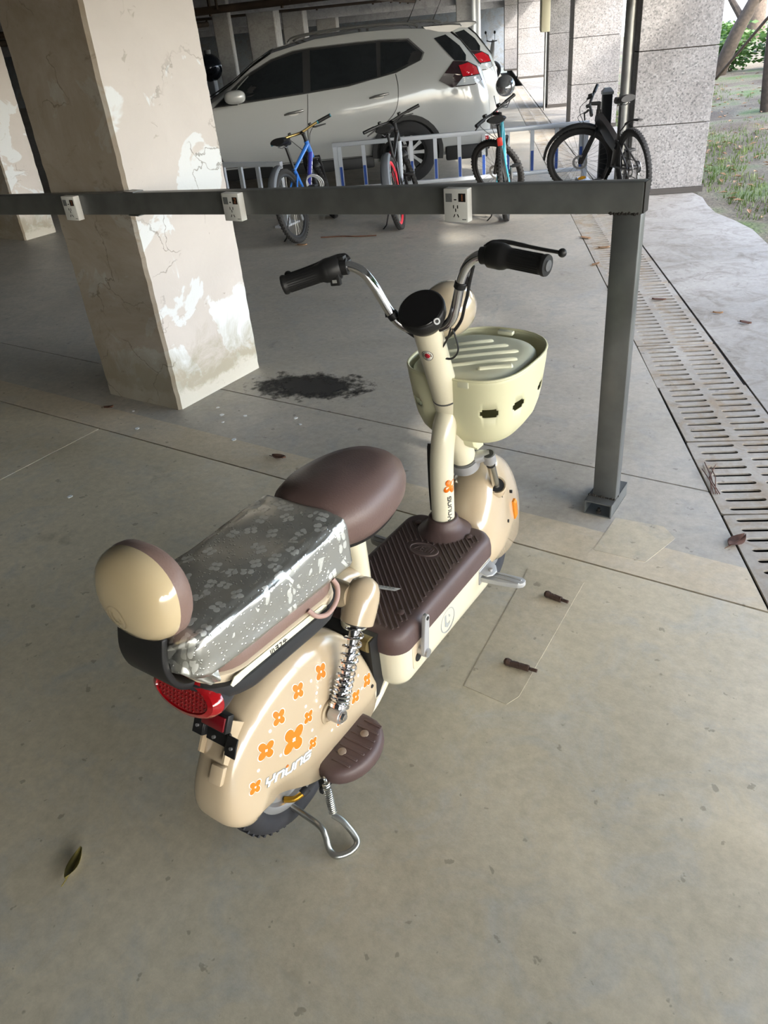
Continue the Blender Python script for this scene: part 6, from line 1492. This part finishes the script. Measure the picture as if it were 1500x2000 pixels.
# trees beside and behind the viewer, out of the picture, that shade the lawn
for i, (u, v, h, R, nl) in enumerate(((-10.5, 6.8, 4.5, 2.6, 9000), (-6.2, 6.6, 4.5, 2.6, 9000), (-2.2, 6.8, 4.6, 2.6, 10000), (-8.0, 11.5, 4.8, 3.0, 6000), (-3.0, 12.0, 4.8, 3.0, 6000), (2.2, 7.4, 4.5, 2.5, 7500), (6.4, 7.4, 4.6, 2.4, 9000), (11.2, 9.0, 4.8, 2.6, 8000), (15.0, 12.0, 5.2, 2.6, 2600), (26.5, 9.0, 4.8, 2.6, 2200))):
    simple_tree(u, v, h, R, nl, 'leafy shade tree on the lawn beside the car park', 20+i, LG1, 'shade trees along the lawn', .17)
# hedge
rh = random.Random(9)
for i in range(9):
    u, v = 24.2-.72*i, 5.2+.42*i+.35*math.sin(i*1.7)
    root = empty('hedge_bush', uv(u, v, .05), 0, 'bright green bush in the hedge behind the lawn' if i > 4 else 'dark green bush in the hedge behind the leaning tree', 'bush', 'bright hedge bushes' if i > 4 else 'dark hedge bushes')
    b = MB(); leaves(b, (0, 0, .55), (.75, .7, .62), 900, .075, rh, .35); b.build('foliage', LG2 if i > 4 else LG1, root, smooth=False)
    b = MB()
    for k in range(4): b.tube([(0, 0, -.05), (rh.uniform(-.3, .3), rh.uniform(-.3, .3), .7)], .018, 6)
    b.build('stem', BARK, root)
# grass tufts and litter on the lawn (too many to count)
b = MB(); rgx = random.Random(12)
for _ in range(5200):
    u, v = rgx.uniform(4, 19), 2.4+abs(rgx.gauss(0, 1.6))
    if math.sin(u*1.1+1)*math.cos(v*1.6) < -.15: continue
    c = uv(u, v, -.03+min(.5, .035*max(0, v-2.6)))
    for k in range(3):
        a = rgx.uniform(0, 6.28); h = rgx.uniform(.03, .07); d = V(math.cos(a), math.sin(a), 0); p = c+V(rgx.uniform(-.05, .05), rgx.uniform(-.05, .05), 0)
        b.f([b.v(p-d*.006), b.v(p+d*.006), b.v(p+d.cross(V(0, 0, 1))*.02+V(0, 0, h))])
o = b.build('grass', leafmat('grass_blade', srgb(78, 98, 44), srgb(112, 126, 66)), smooth=False); o['kind'] = 'stuff'; tag(o, 'short grass growing in patches on the lawn', 'grass')
b = MB()
for _ in range(620):
    u, v = rgx.uniform(6, 21), 2.45+abs(rgx.gauss(0, 2.2)); c = uv(u, v, -.01+min(.5, .035*max(0, v-2.6))); a = rgx.uniform(0, 6.28); d = V(math.cos(a), math.sin(a), rgx.uniform(-.2, .3)); e = V(-math.sin(a), math.cos(a), rgx.uniform(-.2, .2)); s = rgx.uniform(.03, .06)
    b.f([b.v(c-d*s), b.v(c-e*s*.45+V(0, 0, .012)), b.v(c+d*s), b.v(c+e*s*.45+V(0, 0, .012))])
o = b.build('leaf_litter', LEAFM[2], smooth=False); o['kind'] = 'stuff'; tag(o, 'scattered dry leaf litter over the lawn', 'leaf litter')
# pale building beyond the trees
root = empty('far_building', uv(52, 12, 0), UV_ROT, 'pale white building with blue glazing far beyond the trees', 'building')
b = MB(); b.box((2, 0, 5), (26, 6, 10)); b.build('wall', mat('far_white', srgb(226, 230, 232), .7), root, smooth=False)
for i in range(8):
    for j in range(3): b = MB(); b.box((-9+3.0*i, -3.02, 1.8+3*j), (1.4, .08, 1.6)); b.build('window', mat('far_glass', srgb(90, 150, 180), .1), root, smooth=False)
